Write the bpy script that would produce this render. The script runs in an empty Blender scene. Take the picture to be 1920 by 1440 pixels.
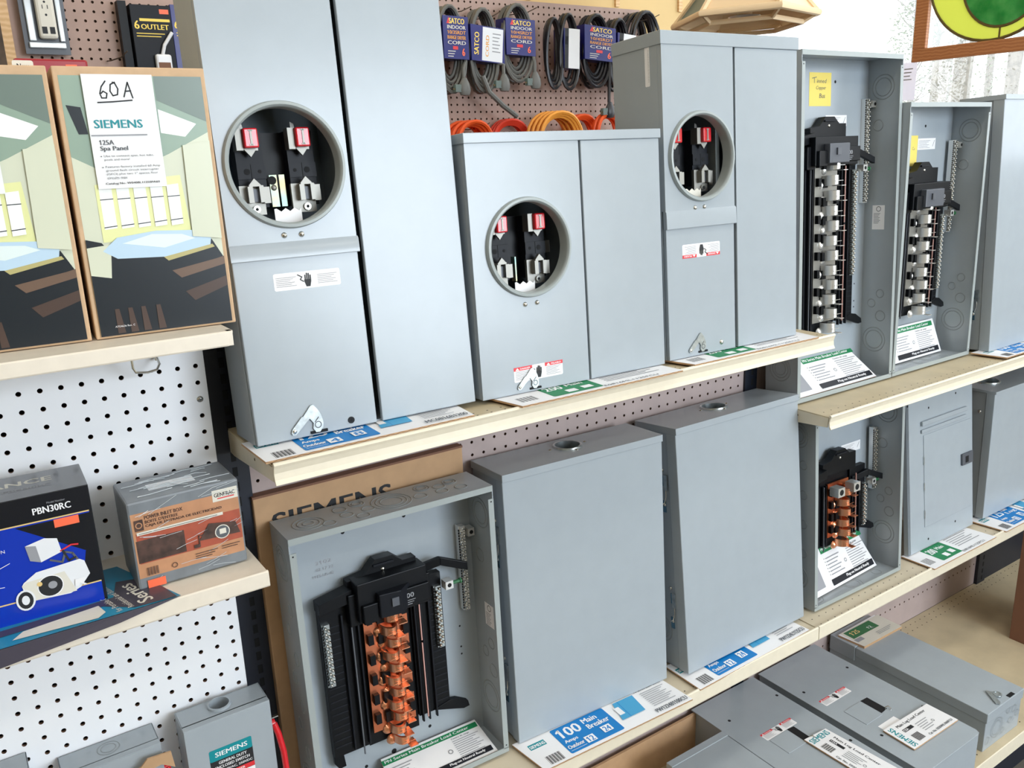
import bpy, math, random
from mathutils import Vector, Matrix
random.seed(7)
I = 0.0254            # the place is laid out in inches
ZO = 53.0             # height of the survey origin above the floor
C = bpy.context.scene.collection
S = bpy.context.scene
V = Vector
# ------------------------------------------------------------------ camera
cp = V((-11.3242, -49.8174, 11.3965)); ya, pi_, ro = 0.5884, -0.2687, -0.0350
fw = V((math.sin(ya)*math.cos(pi_), math.cos(ya)*math.cos(pi_), math.sin(pi_)))
rt = V((math.cos(ya), -math.sin(ya), 0)); upv = rt.cross(fw)
r2 = rt*math.cos(ro)+upv*math.sin(ro); u2 = -rt*math.sin(ro)+upv*math.cos(ro)
cam = bpy.data.cameras.new('camera'); co = bpy.data.objects.new('camera', cam); C.objects.link(co)
cam.sensor_width = 36; cam.lens = 1592.15/1920*36; cam.clip_start = .02; cam.clip_end = 200
M = Matrix(((r2.x, u2.x, -fw.x, cp.x*I), (r2.y, u2.y, -fw.y, cp.y*I), (r2.z, u2.z, -fw.z, (cp.z+ZO)*I), (0, 0, 0, 1)))
co.matrix_world = M
S.camera = co
# ------------------------------------------------------------------ world, lights, exposure
S.view_settings.view_transform = 'Standard'; S.view_settings.look = 'None'
S.view_settings.gamma = 1; S.view_settings.exposure = 0.5; S.view_settings.use_curve_mapping = False
w = bpy.data.worlds.new('sky'); S.world = w; w.use_nodes = True
bg = w.node_tree.nodes['Background']; bg.inputs[0].default_value = (0.90, 0.95, 1, 1); bg.inputs[1].default_value = 2.3
def area(name, loc, target, sx, sy, power, col):
    l = bpy.data.lights.new(name, 'AREA'); l.shape = 'RECTANGLE'; l.size = sx*I; l.size_y = sy*I; l.energy = power; l.color = col
    o = bpy.data.objects.new(name, l); C.objects.link(o); p = V(loc); o.location = (p.x*I, p.y*I, (p.z+ZO)*I)
    o.rotation_euler = (V(target)-p).to_track_quat('-Z', 'Y').to_euler(); return o
area('front_daylight_lamp', (62, -176, 20), (18, 0, -12), 170, 84, 290, (0.79, 0.89, 1.0))  # area lamp before a solid wall, stands in for unseen window daylight
for i, (x, y) in enumerate(((-30, -95), (60, -95), (-30, -30), (60, -30), (20, 34))):
    area('ceiling_lamp_light', (x, y, 71.5), (x, y, 0), 46, 11, 5, (1.0, 0.94, 0.84))
# ------------------------------------------------------------------ materials
def lin(c):
    return tuple(((v/255)/12.92 if v/255 <= .04045 else ((v/255+.055)/1.055)**2.4) for v in c)+(1,)
MATS = {}
def mat(name, rgb, rough=.5, metal=0, noise=0, nscale=60, bump=0, bscale=300, coat=0, trans=0, spec=.5, rgb2=None, alpha=1):
    m = bpy.data.materials.new(name); m.use_nodes = True; nt = m.node_tree; b = nt.nodes['Principled BSDF']
    b.inputs['Base Color'].default_value = lin(rgb); b.inputs['Roughness'].default_value = rough; b.inputs['Metallic'].default_value = metal
    b.inputs['Specular IOR Level'].default_value = spec
    if coat: b.inputs['Coat Weight'].default_value = coat; b.inputs['Coat Roughness'].default_value = .12
    if trans: b.inputs['Transmission Weight'].default_value = trans; b.inputs['IOR'].default_value = 1.1
    b.inputs['Alpha'].default_value = alpha
    tc = nt.nodes.new('ShaderNodeTexCoord')
    if noise or rgb2:
        n = nt.nodes.new('ShaderNodeTexNoise'); n.inputs['Scale'].default_value = nscale; n.inputs['Detail'].default_value = 4
        nt.links.new(tc.outputs['Object'], n.inputs['Vector'])
        r = nt.nodes.new('ShaderNodeMix'); r.data_type = 'RGBA'
        c2 = rgb2 or tuple(max(0, v*(1-noise)) for v in rgb)
        r.inputs[6].default_value = lin(rgb); r.inputs[7].default_value = lin(c2)
        mr = nt.nodes.new('ShaderNodeMapRange'); mr.inputs[1].default_value = .35; mr.inputs[2].default_value = .68
        nt.links.new(n.outputs[0], mr.inputs[0]); nt.links.new(mr.outputs[0], r.inputs[0])
        nt.links.new(r.outputs[2], b.inputs['Base Color'])
    if bump:
        n2 = nt.nodes.new('ShaderNodeTexNoise'); n2.inputs['Scale'].default_value = bscale
        nt.links.new(tc.outputs['Object'], n2.inputs['Vector'])
        bp = nt.nodes.new('ShaderNodeBump'); bp.inputs['Strength'].default_value = bump; bp.inputs['Distance'].default_value = .001
        nt.links.new(n2.outputs[0], bp.inputs['Height']); nt.links.new(bp.outputs[0], b.inputs['Normal'])
    MATS[name] = m
def stripes(name, a, bcol, scale, rough=.5, axis='X', dist=2.0):
    mat(name, a, rough); m = MATS[name]; nt = m.node_tree; b = nt.nodes['Principled BSDF']
    tc = nt.nodes.new('ShaderNodeTexCoord'); wv = nt.nodes.new('ShaderNodeTexWave'); wv.bands_direction = axis
    wv.inputs['Scale'].default_value = scale; wv.inputs['Distortion'].default_value = dist; wv.inputs['Detail'].default_value = 3
    r = nt.nodes.new('ShaderNodeMix'); r.data_type = 'RGBA'; r.inputs[6].default_value = lin(a); r.inputs[7].default_value = lin(bcol)
    nt.links.new(tc.outputs['Object'], wv.inputs['Vector']); nt.links.new(wv.outputs[0], r.inputs[0]); nt.links.new(r.outputs[2], b.inputs['Base Color'])
mat('grey_paint', (164, 173, 180), .24, noise=.015, nscale=25, bump=.02, bscale=700)
mat('grey_paint_dark', (140, 148, 151), .3, noise=.03, bump=.1, bscale=900)
mat('ring_grey', (160, 168, 168), .35)
mat('galv', (196, 204, 206), .28, metal=.85, noise=.12, nscale=120)
mat('steel', (205, 205, 200), .22, metal=1)
mat('tin', (236, 236, 234), .3, metal=.7)
mat('zinc_blue', (120, 160, 180), .25, metal=.9)
mat('copper', (214, 128, 92), .28, metal=.92)
mat('copper_bright', (250, 176, 136), .25, metal=.85)
mat('pink_rod', (226, 178, 170), .35, metal=.5)
mat('black', (8, 11, 16), .45, spec=.25)
mat('black_soft', (22, 25, 32), .5, spec=.25)
mat('grey_plastic', (84, 88, 96), .4)
mat('hole', (8, 10, 14), .8)
mat('shelf_tan', (214, 202, 178), .42, noise=.03, nscale=20)
mat('shelf_tan2', (206, 190, 158), .42, noise=.06, nscale=14)
mat('shelf_cream', (232, 222, 206), .4, noise=.02)
mat('lip_cream', (230, 220, 198), .38, noise=.02)
mat('peg_white', (244, 246, 250), .35)
mat('jaw', (150, 148, 142), .5, metal=.9)
mat('dark_red', (150, 28, 40), .3)
mat('peg_core', (120, 92, 74), .8)
mat('peg_pink', (186, 168, 164), .55, noise=.05, nscale=18)
mat('peg_far', (178, 150, 138), .6, noise=.06, nscale=14)
mat('upright_navy', (22, 28, 42), .45)
mat('kraft', (196, 158, 120), .8, noise=.05, nscale=30)
mat('kraft_dark', (128, 98, 72), .85, noise=.08)
mat('kraft_light', (212, 178, 142), .8, noise=.05)
mat('white_print', (238, 238, 240), .5)
mat('paper', (240, 240, 242), .55)
mat('offwhite', (222, 218, 206), .6)
mat('ink', (28, 30, 34), .6)
mat('ink_grey', (150, 152, 158), .6)
mat('ink_mid', (90, 94, 100), .6)
mat('teal_ink', (0, 140, 150), .5)
mat('blue_ink', (0, 122, 196), .45)
mat('blue_pale', (70, 160, 206), .5)
mat('green_ink', (22, 128, 78), .5)
mat('green_dull', (50, 112, 70), .55)
mat('black_ink', (14, 18, 30), .5)
mat('red_ink', (222, 50, 58), .45)
mat('red_plastic', (214, 32, 44), .25, coat=.5)
mat('orange_tag', (252, 112, 74), .5)
mat('yellow_note', (244, 220, 110), .6)
mat('navy_card', (24, 30, 112), .4, coat=.1)
mat('yellow_ink', (250, 216, 90), .5)
mat('amber_ink', (232, 160, 50), .5)
mat('rel_blue', (10, 52, 178), .25, coat=.3)
mat('rel_black', (16, 20, 28), .25, coat=.3)
mat('rel_top', (96, 98, 104), .28, coat=.3)
mat('gold_line', (228, 196, 130), .4)
mat('white_plastic', (232, 234, 238), .35)
mat('grey_cord', (104, 104, 100), .5)
mat('dark_cord', (38, 38, 42), .35)
mat('orange_cord', (240, 92, 34), .45)
mat('red_cord', (228, 66, 44), .45)
mat('amber_cord', (240, 160, 62), .45)
mat('tan_wall', (222, 190, 132), .7, noise=.03, nscale=6)
mat('cream_wall', (196, 184, 158), .7)
mat('wood', (206, 148, 84), .5)
stripes('oak', (192, 130, 84), (172, 108, 66), 30, .45, 'Z', 5)
stripes('pine', (228, 190, 140), (212, 168, 116), 22, .5, 'Z', 5)
mat('old_wood', (92, 74, 58), .7, noise=.3, nscale=30)
mat('yellow_glass', (236, 240, 140), .2)
mat('green_glass', (40, 168, 92), .15, rgb2=(110, 206, 140), nscale=18)
mat('lead', (96, 82, 44), .4, metal=.3)
mat('pane', (200, 214, 214), .05, trans=.9, alpha=.25)
mat('window_glass', (255, 255, 255), .02, trans=1, alpha=.12)
mat('smoke_pane', (158, 176, 172), .2)
mat('bark', (150, 145, 136), .9, noise=.25, nscale=8)
mat('leaf', (128, 140, 112), .8, noise=.3, nscale=5)
mat('ground_out', (190, 190, 180), .9, noise=.1, nscale=3)
mat('floor_tile', (112, 106, 98), .4, noise=.08, nscale=2)
mat('ceiling_white', (230, 228, 222), .8)
mat('wrap', (206, 214, 220), .12, coat=1)
mat('box_grey', (128, 134, 140), .35, noise=.1, nscale=30)
mat('gen_kraft', (196, 142, 104), .45, noise=.05, coat=.6)
mat('gen_red', (176, 84, 60), .45, coat=.6, noise=.08)
mat('gen_dark', (92, 66, 58), .4, coat=.6, noise=.4, nscale=60)
mat('spa_wall', (146, 168, 152), .3)
mat('spa_ceil', (112, 128, 120), .3)
mat('spa_pale', (214, 218, 196), .3)
mat('spa_glow', (232, 234, 170), .3)
mat('spa_win', (246, 248, 246), .3)
mat('spa_tub', (190, 216, 236), .3)
mat('spa_tub2', (226, 240, 240), .3)
mat('spa_dark', (24, 32, 40), .3)
mat('spa_wood', (78, 62, 56), .3)
mat('spa_wood2', (112, 90, 76), .3)
mat('spa_tread', (186, 176, 120), .3)
mat('mag_teal', (40, 140, 176), .3, noise=.1, nscale=20)
mat('mag_dark', (70, 66, 78), .3)
mat('brown_fade', (124, 86, 66), .7)
mat('iridescent', (140, 172, 164), .45, metal=.8, rgb2=(176, 160, 120), nscale=40)
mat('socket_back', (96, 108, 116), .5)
mat('lamp_glow', (250, 240, 220), .5)
MATS['lamp_glow'].node_tree.nodes['Principled BSDF'].inputs['Emission Color'].default_value = (1, .93, .8, 1)
MATS['lamp_glow'].node_tree.nodes['Principled BSDF'].inputs['Emission Strength'].default_value = 2.0
mat('lamp_wood', (238, 210, 170), .5)
def glow_through(name, k):      # thin stuff that daylight shines through
    nt = MATS[name].node_tree; b = nt.nodes['Principled BSDF']; o = nt.nodes['Material Output']
    t = nt.nodes.new('ShaderNodeBsdfTranslucent'); t.inputs[0].default_value = b.inputs['Base Color'].default_value
    if b.inputs['Base Color'].is_linked: nt.links.new(b.inputs['Base Color'].links[0].from_socket, t.inputs[0])
    m = nt.nodes.new('ShaderNodeMixShader'); m.inputs[0].default_value = k
    nt.links.new(b.outputs[0], m.inputs[1]); nt.links.new(t.outputs[0], m.inputs[2]); nt.links.new(m.outputs[0], o.inputs[0])
mat('notice_paper', (236, 234, 240), .6)
for n_ in ('yellow_glass', 'green_glass', 'notice_paper', 'smoke_pane'): glow_through(n_, .6)
# ------------------------------------------------------------------ text outlines
_tc = {}
def text_geo(s, bold):
    k = (s, bold)
    if k not in _tc:
        c = bpy.data.curves.new('t', 'FONT'); c.body = s; c.resolution_u = 2; c.offset = 0
        o = bpy.data.objects.new('t', c); m = o.to_mesh()
        vs = [(v.co.x, v.co.y) for v in m.vertices]; fs = [tuple(p.vertices) for p in m.polygons]
        o.to_mesh_clear()
        def ext(q):
            c.body = q; mm = o.to_mesh(); xs = [v.co.x for v in mm.vertices]; ys = [v.co.y for v in mm.vertices]; o.to_mesh_clear(); return (min(xs), max(xs), max(ys))
        if '1' in s and len(s) < 14:      # give the plain figure one its flag
            e1 = ext('1')
            for q in range(len(s)):
                if s[q] == '1':
                    x1 = ext(s[:q+1])[1]; wd = e1[1]-e1[0]; h_ = e1[2]; n_ = len(vs)
                    if wd < .3: vs += [(x1-wd*.6, h_), (x1-wd*.6, h_*.80), (x1-wd-.13, h_*.68), (x1-wd-.13, h_*.82)]; fs.append((n_, n_+3, n_+2, n_+1))
        bpy.data.objects.remove(o); bpy.data.curves.remove(c)
        if vs:
            x0 = min(a for a, b in vs); x1 = max(a for a, b in vs); y0 = min(b for a, b in vs); y1 = max(b for a, b in vs)
            vs = [((a-x0)/(x1-x0), (b-y0)/(y1-y0)) for a, b in vs]
        _tc[k] = (vs, fs)
    return _tc[k]
# ------------------------------------------------------------------ mesh builder
class MB:
    def __init__(s): s.v = []; s.f = []; s.fm = []; s.sm = []; s.mats = []; s.M = Matrix.Identity(4); s.fr = None; s.lay = 0
    def mi(s, m):
        if m not in s.mats: s.mats.append(m)
        return s.mats.index(m)
    def add(s, vs, fs, m, smooth=False):
        n = len(s.v); s.v += [s.M @ V(p) for p in vs]; k = s.mi(m)
        for f in fs: s.f.append(tuple(n+i for i in f)); s.fm.append(k); s.sm.append(smooth)
        return s
    def box(s, x0, x1, y0, y1, z0, z1, m):
        vs = [(x, y, z) for x in (x0, x1) for y in (y0, y1) for z in (z0, z1)]
        return s.add(vs, [(0, 1, 3, 2), (4, 6, 7, 5), (0, 4, 5, 1), (2, 3, 7, 6), (0, 2, 6, 4), (1, 5, 7, 3)], m)
    def prism(s, pts, d0, d1, m, ax='y'):      # polygon in the plane across ax, pulled from d0 to d1
        n = len(pts)
        P = {'y': lambda a, b, d: (a, d, b), 'z': lambda a, b, d: (a, b, d), 'x': lambda a, b, d: (d, a, b)}[ax]
        vs = [P(a, b, d0) for a, b in pts]+[P(a, b, d1) for a, b in pts]
        fs = [tuple(range(n))[::-1] if ax != 'y' else tuple(range(n)), tuple(range(n, 2*n)) if ax != 'y' else tuple(range(n, 2*n))[::-1]]
        for i in range(n):
            j = (i+1) % n; fs.append((i, j, n+j, n+i) if ax != 'y' else (j, i, n+i, n+j))
        return s.add(vs, fs, m)
    def axes(s, ax):
        return {'y': (V((1, 0, 0)), V((0, 0, 1)), V((0, 1, 0))), 'z': (V((1, 0, 0)), V((0, 1, 0)), V((0, 0, 1))), 'x': (V((0, 1, 0)), V((0, 0, 1)), V((1, 0, 0)))}[ax]
    def lathe(s, c, ax, prof, m, seg=24, smooth=True, close=False, sx=1, sy=1):  # prof: (r, d)
        A, B, D = s.axes(ax) if isinstance(ax, str) else ax; c = V(c); vs = []; fs = []; n = len(prof)
        for k in range(seg):
            t = 2*math.pi*k/seg
            for r, d in prof: vs.append(c+A*(r*math.cos(t)*sx)+B*(r*math.sin(t)*sy)+D*d)
        for k in range(seg):
            k2 = (k+1) % seg
            for i in range(n-1+(1 if close else 0)):
                j = (i+1) % n; fs.append((k*n+i, k2*n+i, k2*n+j, k*n+j))
        return s.add(vs, fs, m, smooth)
    def cyl(s, c, ax, r, d0, d1, m, seg=16, r1=None):
        r1 = r if r1 is None else r1
        return s.lathe(c, ax, [(0, d0), (r, d0), (r1, d1), (0, d1)], m, seg, False)
    def dome(s, c, ax, r, h, m, seg=10):
        return s.lathe(c, ax, [(r*math.cos(a), h*math.sin(a)) for a in (0, .5, 1.0, 1.5)]+[(0, h)], m, seg)
    def ringk(s, c, ax, R, m, wd=.06, h=.035, seg=28, d=0, sgn=1):   # raised knockout ring
        return s.lathe(c, ax, [(R-wd, d), (R-wd*.4, d+h*sgn), (R+wd*.4, d+h*sgn), (R+wd, d)], m, seg)
    def tube(s, pts, r, m, seg=8, closed=False):
        pts = [V(p) for p in pts]; n = len(pts); vs = []; fs = []; pn = None
        for i, p in enumerate(pts):
            a = pts[(i-1) % n] if (closed or i > 0) else p; b = pts[(i+1) % n] if (closed or i < n-1) else p
            t = (b-a).normalized()
            if pn is None:
                q = V((0, 0, 1)) if abs(t.z) < .9 else V((1, 0, 0)); pn = t.cross(q).normalized()
            else: pn = (pn-t*pn.dot(t)).normalized()
            bn = t.cross(pn)
            for k in range(seg):
                an = 2*math.pi*k/seg; vs.append(p+pn*(r*math.cos(an))+bn*(r*math.sin(an)))
        for i in range(n if closed else n-1):
            j = (i+1) % n
            for k in range(seg):
                k2 = (k+1) % seg; fs.append((i*seg+k, i*seg+k2, j*seg+k2, j*seg+k))
        if not closed: fs += [tuple(range(seg))[::-1], tuple((n-1)*seg+k for k in range(seg))]
        return s.add(vs, fs, m, True)
    def holed(s, x0, x1, z0, z1, cx, cz, r, y, m, y2=None, m2=None, seg=32, ax='y'):  # flat plate with a round hole
        P = {'y': lambda a, b, d: (a, d, b), 'z': lambda a, b, d: (a, b, d), 'x': lambda a, b, d: (d, a, b)}[ax]
        an = sorted(set([2*math.pi*k/seg for k in range(seg)]+[math.atan2(b-cz, a-cx) % (2*math.pi) for a in (x0, x1) for b in (z0, z1)]))
        vi = []; vo = []
        for t in an:
            c, q = math.cos(t), math.sin(t); k = 1e9
            if c > 1e-9: k = min(k, (x1-cx)/c)
            if c < -1e-9: k = min(k, (x0-cx)/c)
            if q > 1e-9: k = min(k, (z1-cz)/q)
            if q < -1e-9: k = min(k, (z0-cz)/q)
            vi.append(P(cx+r*c, cz+r*q, y)); vo.append(P(cx+k*c, cz+k*q, y))
        n = len(an); s.add(vi+vo, [(i, (i+1) % n, n+(i+1) % n, n+i) if ax == 'y' else (n+i, n+(i+1) % n, (i+1) % n, i) for i in range(n)], m)
        if y2 is not None:
            wv = [P(cx+r*math.cos(t), cz+r*math.sin(t), d) for d in (y, y2) for t in an]
            s.add(wv, [((i+1) % n, i, n+i, n+(i+1) % n) for i in range(n)], m2 or m)
        return s
    # flat printing on a surface: frame O, U, W
    def sheet(s, O, U, W):
        O, U, W = V(O), V(U).normalized(), V(W).normalized(); s.fr = (O, U, W, U.cross(W).normalized()); s.lay = .004; return s
    def P(s, a, b): O, U, W, N = s.fr; return O+U*a+W*b+N*s.lay
    def poly(s, pts, m):
        s.add([s.P(a, b) for a, b in pts], [tuple(range(len(pts)))], m); s.lay += .0035; return s
    def rect(s, x0, y0, x1, y1, m): return s.poly([(x0, y0), (x1, y0), (x1, y1), (x0, y1)], m)
    def rrect(s, x0, y0, x1, y1, r, m):
        p = []
        for cx, cy, a in ((x1-r, y1-r, 0), (x0+r, y1-r, 90), (x0+r, y0+r, 180), (x1-r, y0+r, 270)):
            for k in range(4): t = math.radians(a+30*k); p.append((cx+r*math.cos(t), cy+r*math.sin(t)))
        return s.poly(p, m)
    def circ(s, x, y, r, m, seg=16, ry=None):
        ry = ry or r; return s.poly([(x+r*math.cos(2*math.pi*k/seg), y+ry*math.sin(2*math.pi*k/seg)) for k in range(seg)], m)
    def oring(s, x, y, r, wd, m, seg=20, ry=None):
        ry = ry or r; q = wd/r
        a = [s.P(x+r*k*math.cos(2*math.pi*i/seg), y+ry*k*math.sin(2*math.pi*i/seg)) for k in (1, 1-q) for i in range(seg)]
        s.add(a, [(i, (i+1) % seg, seg+(i+1) % seg, seg+i) for i in range(seg)], m); s.lay += .0035; return s
    def text(s, t, x, y, w_, h, m, bold=False, rot=0, shear=0):
        vs, fs = text_geo(t, bold); c, q = math.cos(math.radians(rot)), math.sin(math.radians(rot))
        for d in ((-.035*h, 0, .035*h) if bold else (0,)):
            s.add([s.P(x+(a*w_+b*h*shear+d)*c-b*h*q, y+(a*w_+b*h*shear+d)*q+b*h*c) for a, b in vs], fs, m); s.lay += .0004
        s.lay += .003; return s
    def line(s, pts, wd, m):
        for i in range(len(pts)-1):
            a, b = V(pts[i]), V(pts[i+1]); d = (b-a)
            if d.length == 0: continue
            n = V((-d.y, d.x)).normalized()*wd/2; e = d.normalized()*wd*.3
            vs = [s.P(*(a-e+n)), s.P(*(a-e-n)), s.P(*(b+e-n)), s.P(*(b+e+n))]; s.add(vs, [(0, 1, 2, 3)], m)
        s.lay += .0035; return s
    def fine(s, x, y, w_, n, dy, m='ink_grey', th=None):      # rows too small to read
        for i in range(n):
            k = w_*(1-.35*((i*7) % 5)/5); s.lay -= .0035; s.rect(x, y-i*dy, x+k, y-i*dy+(th or dy*.3), m)
        s.lay += .0035; return s
    def bars(s, x, y, w_, h, n=16, m='ink'):
        a = x
        for i in range(n):
            k = w_/n*(.3+.45*((i*5) % 3)/2); s.lay -= .0035; s.rect(a, y, a+k, y+h, m); a += w_/n
        s.lay += .0035; return s
    def build(s, name, parent=None, label=None, bevel=0, loc=None, yaw=0, lean=0, roll=0):
        me = bpy.data.meshes.new(name); me.from_pydata([tuple(p*I) for p in s.v], [], s.f)
        for m in s.mats: me.materials.append(MATS[m])
        for p, k, q in zip(me.polygons, s.fm, s.sm): p.material_index = k; p.use_smooth = q
        if any(s.sm): me.set_sharp_from_angle(angle=math.radians(42))
        o = bpy.data.objects.new(name, me); C.objects.link(o)
        if parent: o.parent = parent
        if loc is not None: place(o, loc, yaw, lean, roll)
        elif parent is None: o.location = (0, 0, ZO*I)
        if label: o['label'] = label
        if bevel:
            b = o.modifiers.new('bevel', 'BEVEL'); b.width = bevel*I; b.segments = 2; b.limit_method = 'ANGLE'; b.angle_limit = math.radians(50); b.use_clamp_overlap = True
        return o
def place(o, loc, yaw=0, lean=0, roll=0):
    o.location = (loc[0]*I, loc[1]*I, (loc[2]+ZO)*I); o.rotation_euler = (-lean, roll, yaw)
def tag(o, label, cat, group=None, kind=None):
    o['label'] = label; o['category'] = cat
    if group: o['group'] = group
    if kind: o['kind'] = kind
    return o
def thing(name, label, cat, loc, yaw=0, lean=0, group=None, roll=0):
    o = bpy.data.objects.new(name, None); C.objects.link(o); o.empty_display_size = .05
    place(o, loc, yaw, lean, roll); return tag(o, label, cat, group)
def struct(name, mb): o = mb.build(name); o['kind'] = 'structure'; return o
def copy_tree(o, parent=None):
    c = o.copy(); C.objects.link(c); c.parent = parent
    for ch in list(o.children): copy_tree(ch, c)
    return c
# ================================================================== the room
struct('floor', MB().box(-120, 114, -180, 62, -54, -53, 'floor_tile'))
struct('ceiling', MB().box(-120, 114, -180, 62, 74, 75, 'ceiling_white'))
struct('wall_back', MB().box(-120, 116, 62.6, 64, -53, 74, 'tan_wall'))
struct('wall_left', MB().box(-121, -120, -180, 64, -53, 74, 'cream_wall'))
struct('wall_front', MB().box(-120, 116, -181, -180, -53, 74, 'cream_wall'))
mb = MB().box(114, 117, -180, -62, -53, 74, 'cream_wall').box(114, 117, 60.5, 64, -53, 74, 'cream_wall').box(114, 117, -62, 60.5, -53, 8, 'cream_wall').box(114, 117, -62, 60.5, 70, 74, 'cream_wall')
struct('wall_right', mb)
mb = MB()
for a in (-62, -2, 59): mb.box(114.6, 116, a, a+1.5, 8, 70, 'peg_white')
mb.box(114.6, 116, -62, 60.5, 8, 9.5, 'peg_white').box(114.6, 116, -62, 60.5, 68.5, 70, 'peg_white')
win = struct('window_1', mb)
MB().box(115.2, 115.4, -60.5, 59, 9.5, 68.5, 'window_glass').build('glass', win)
win.children[0].location = (0, 0, 0)
# seams of the plywood back wall
mb = MB()
for x in (68.6, 86, 100): mb.box(x, x+.8, 62.2, 62.6, 33, 74, 'pine')
struct('trim_1', mb)
mb = MB().box(-2.2, -1.2, 61.0, 62.4, -53, 74, 'old_wood').box(-1.2, -.2, 61.4, 62.4, -53, 74, 'pine')
struct('trim_2', mb)
struct('wall_far_left', MB().box(-60, -2.2, 61.6, 62.4, -53, 74, 'cream_wall'))
# ceiling fixtures
lf = None
for i, (x, y) in enumerate(((-30, -95), (60, -95), (-30, -30), (60, -30), (20, 34))):
    t = thing('ceiling_light', 'long fluorescent ceiling light overhead', 'ceiling light', (x, y, 72.2), group='ceiling lights')
    MB().box(-25, 25, -7, 7, .2, 1.8, 'ceiling_white').build('housing', t)
    MB().box(-23, 23, -5.5, 5.5, 0, .2, 'lamp_glow').build('diffuser', t)
mb = MB().box(-26, 150, -179.9, -177, 64, 67, 'peg_white').box(-26, 150, -179.9, -177, -27, -24, 'peg_white').box(-26, -23, -179.9, -177, -24, 64, 'peg_white').box(147, 150, -179.9, -177, -24, 64, 'peg_white')  # unseen frame added around the front daylight lamp, no opening behind it
struct('daylight_lamp_frame', mb)
# outside
o = MB().box(119, 2600, -900, 1900, -60, -54, 'ground_out').build('ground_outside'); o['kind'] = 'structure'
def tree(x, y, h, r, foli, label, lean_=0, n=9):
    t = thing('tree', label, 'tree', (x, y, -54), group=None)
    mb = MB(); pts = [(lean_*k/8*h*.1+math.sin(k*1.3+x)*r*.3, math.cos(k+x)*r*.3, k/8*h) for k in range(9)]
    for i in range(8):
        r0 = r*(1-i/8*.6); mb.lathe(V(pts[i]), 'z', [(r0, 0), (r0*.93, (pts[i+1][2]-pts[i][2]))], 'bark', 10)
    mb.tube(pts, r*.75, 'bark', 8)
    for i in range(n):
        k = random.uniform(.35, .98); a = random.uniform(0, 6.28); b = V((lean_*k*h*.1, 0, k*h)); L = h*.28*random.uniform(.6, 1.1)
        p = [b+V((math.cos(a), math.sin(a), 0))*L*q+V((0, 0, L*(.5*q+.2*q*q)))+V((random.uniform(-1, 1)*2*q, random.uniform(-1, 1)*2*q, 0)) for q in (0, .25, .5, .75, 1)]
        mb.tube(p, r*.16, 'bark', 5)
        for j in range(2):
            a2 = a+random.uniform(-.9, .9); q0 = p[2+j]; L2 = L*.5
            mb.tube([q0, q0+V((math.cos(a2), math.sin(a2), .3))*L2*.5, q0+V((math.cos(a2), math.sin(a2), .6))*L2], r*.07, 'bark', 4)
    mb.build('trunk', t)
    if foli:
        mb = MB(); vs = []; fs = []
        for i in range(foli):
            k = random.uniform(.2, 1.02); rr = h*.2*(1.15-k)*1.5*math.sqrt(random.random())+2; a = random.uniform(0, 6.28)
            c = V((rr*math.cos(a), rr*math.sin(a), k*h)); q = len(vs); z = random.uniform(1.6, 4.2)
            u = V((random.uniform(-1, 1), random.uniform(-1, 1), random.uniform(-1, 1))).normalized()*z; v2 = u.orthogonal().normalized()*z*.5
            vs += [c-u, c+v2, c+u, c-v2]; fs.append((q, q+1, q+2, q+3))
        mb.add(vs, fs, 'leaf'); fo = mb.build('foliage', t); fo['kind'] = 'stuff'
def tree_at(yd, dist, h, r, *a, **k):   # yd: sideways position where the sight line is 400 inches out
    f = (dist+11.3)/411.3; tree(dist, -49.8+(yd+49.8)*f, h*f, r*f, *a, **k)
tree_at(190, 420, 250, 4.6, 0, 'pale straight tree trunk beyond window, left of the hanging glass panel corner', 0, 8)
tree_at(181.5, 640, 260, 2.6, 0, 'bare slim trunk outside, just under the wooden panel frame corner', .1, 14)
tree_at(177, 860, 270, 3.6, 60, 'thick bleached trunk outside under middle of the hanging panel', -.05, 18)
tree_at(156, 1250, 230, 3.2, 120, 'leaning pale trunk outside window at the right edge of the view', .3, 20)
tree_at(204, 1330, 92, 2, 3000, 'leafy evergreen outside between the two open panels behind bare trunks', 0, 16)
tree_at(186, 1560, 150, 2, 2500, 'low dense bush like tree outside window above the open panels', 0, 18)
tree_at(166, 1800, 130, 2, 2500, 'thin leafy tree outside, furthest right beyond glass', 0, 18)
# ================================================================== gondola: uprights, back panels, shelves
def peg(mb, xs, zs, y, r, mf, mi, pitch=1.0, seg=8, th=.2):
    h = pitch/2; an = [2*math.pi*k/seg for k in range(seg)]
    for x in xs:
        for z in zs:
            vi = []; vo = []; vb = []
            for t in an:
                c, q = math.cos(t), math.sin(t); k = h/max(abs(c), abs(q))
                vi.append((x+r*c, y, z+r*q)); vo.append((x+k*c, y, z+k*q)); vb.append((x+r*c, y+th, z+r*q))
            mb.add(vi+vo, [(i, (i+1) % seg, seg+(i+1) % seg, seg+i) for i in range(seg)], mf)
            mb.add(vi+vb, [((i+1) % seg, i, seg+i, seg+(i+1) % seg) for i in range(seg)], mi)
def frange(a, n): return [a+i for i in range(n)]
def fpanel(mb, x0, x1, z0, z1, y, m): mb.add([(x0, y, z0), (x1, y, z0), (x1, y, z1), (x0, y, z1)], [(0, 1, 2, 3)], m)
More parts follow.
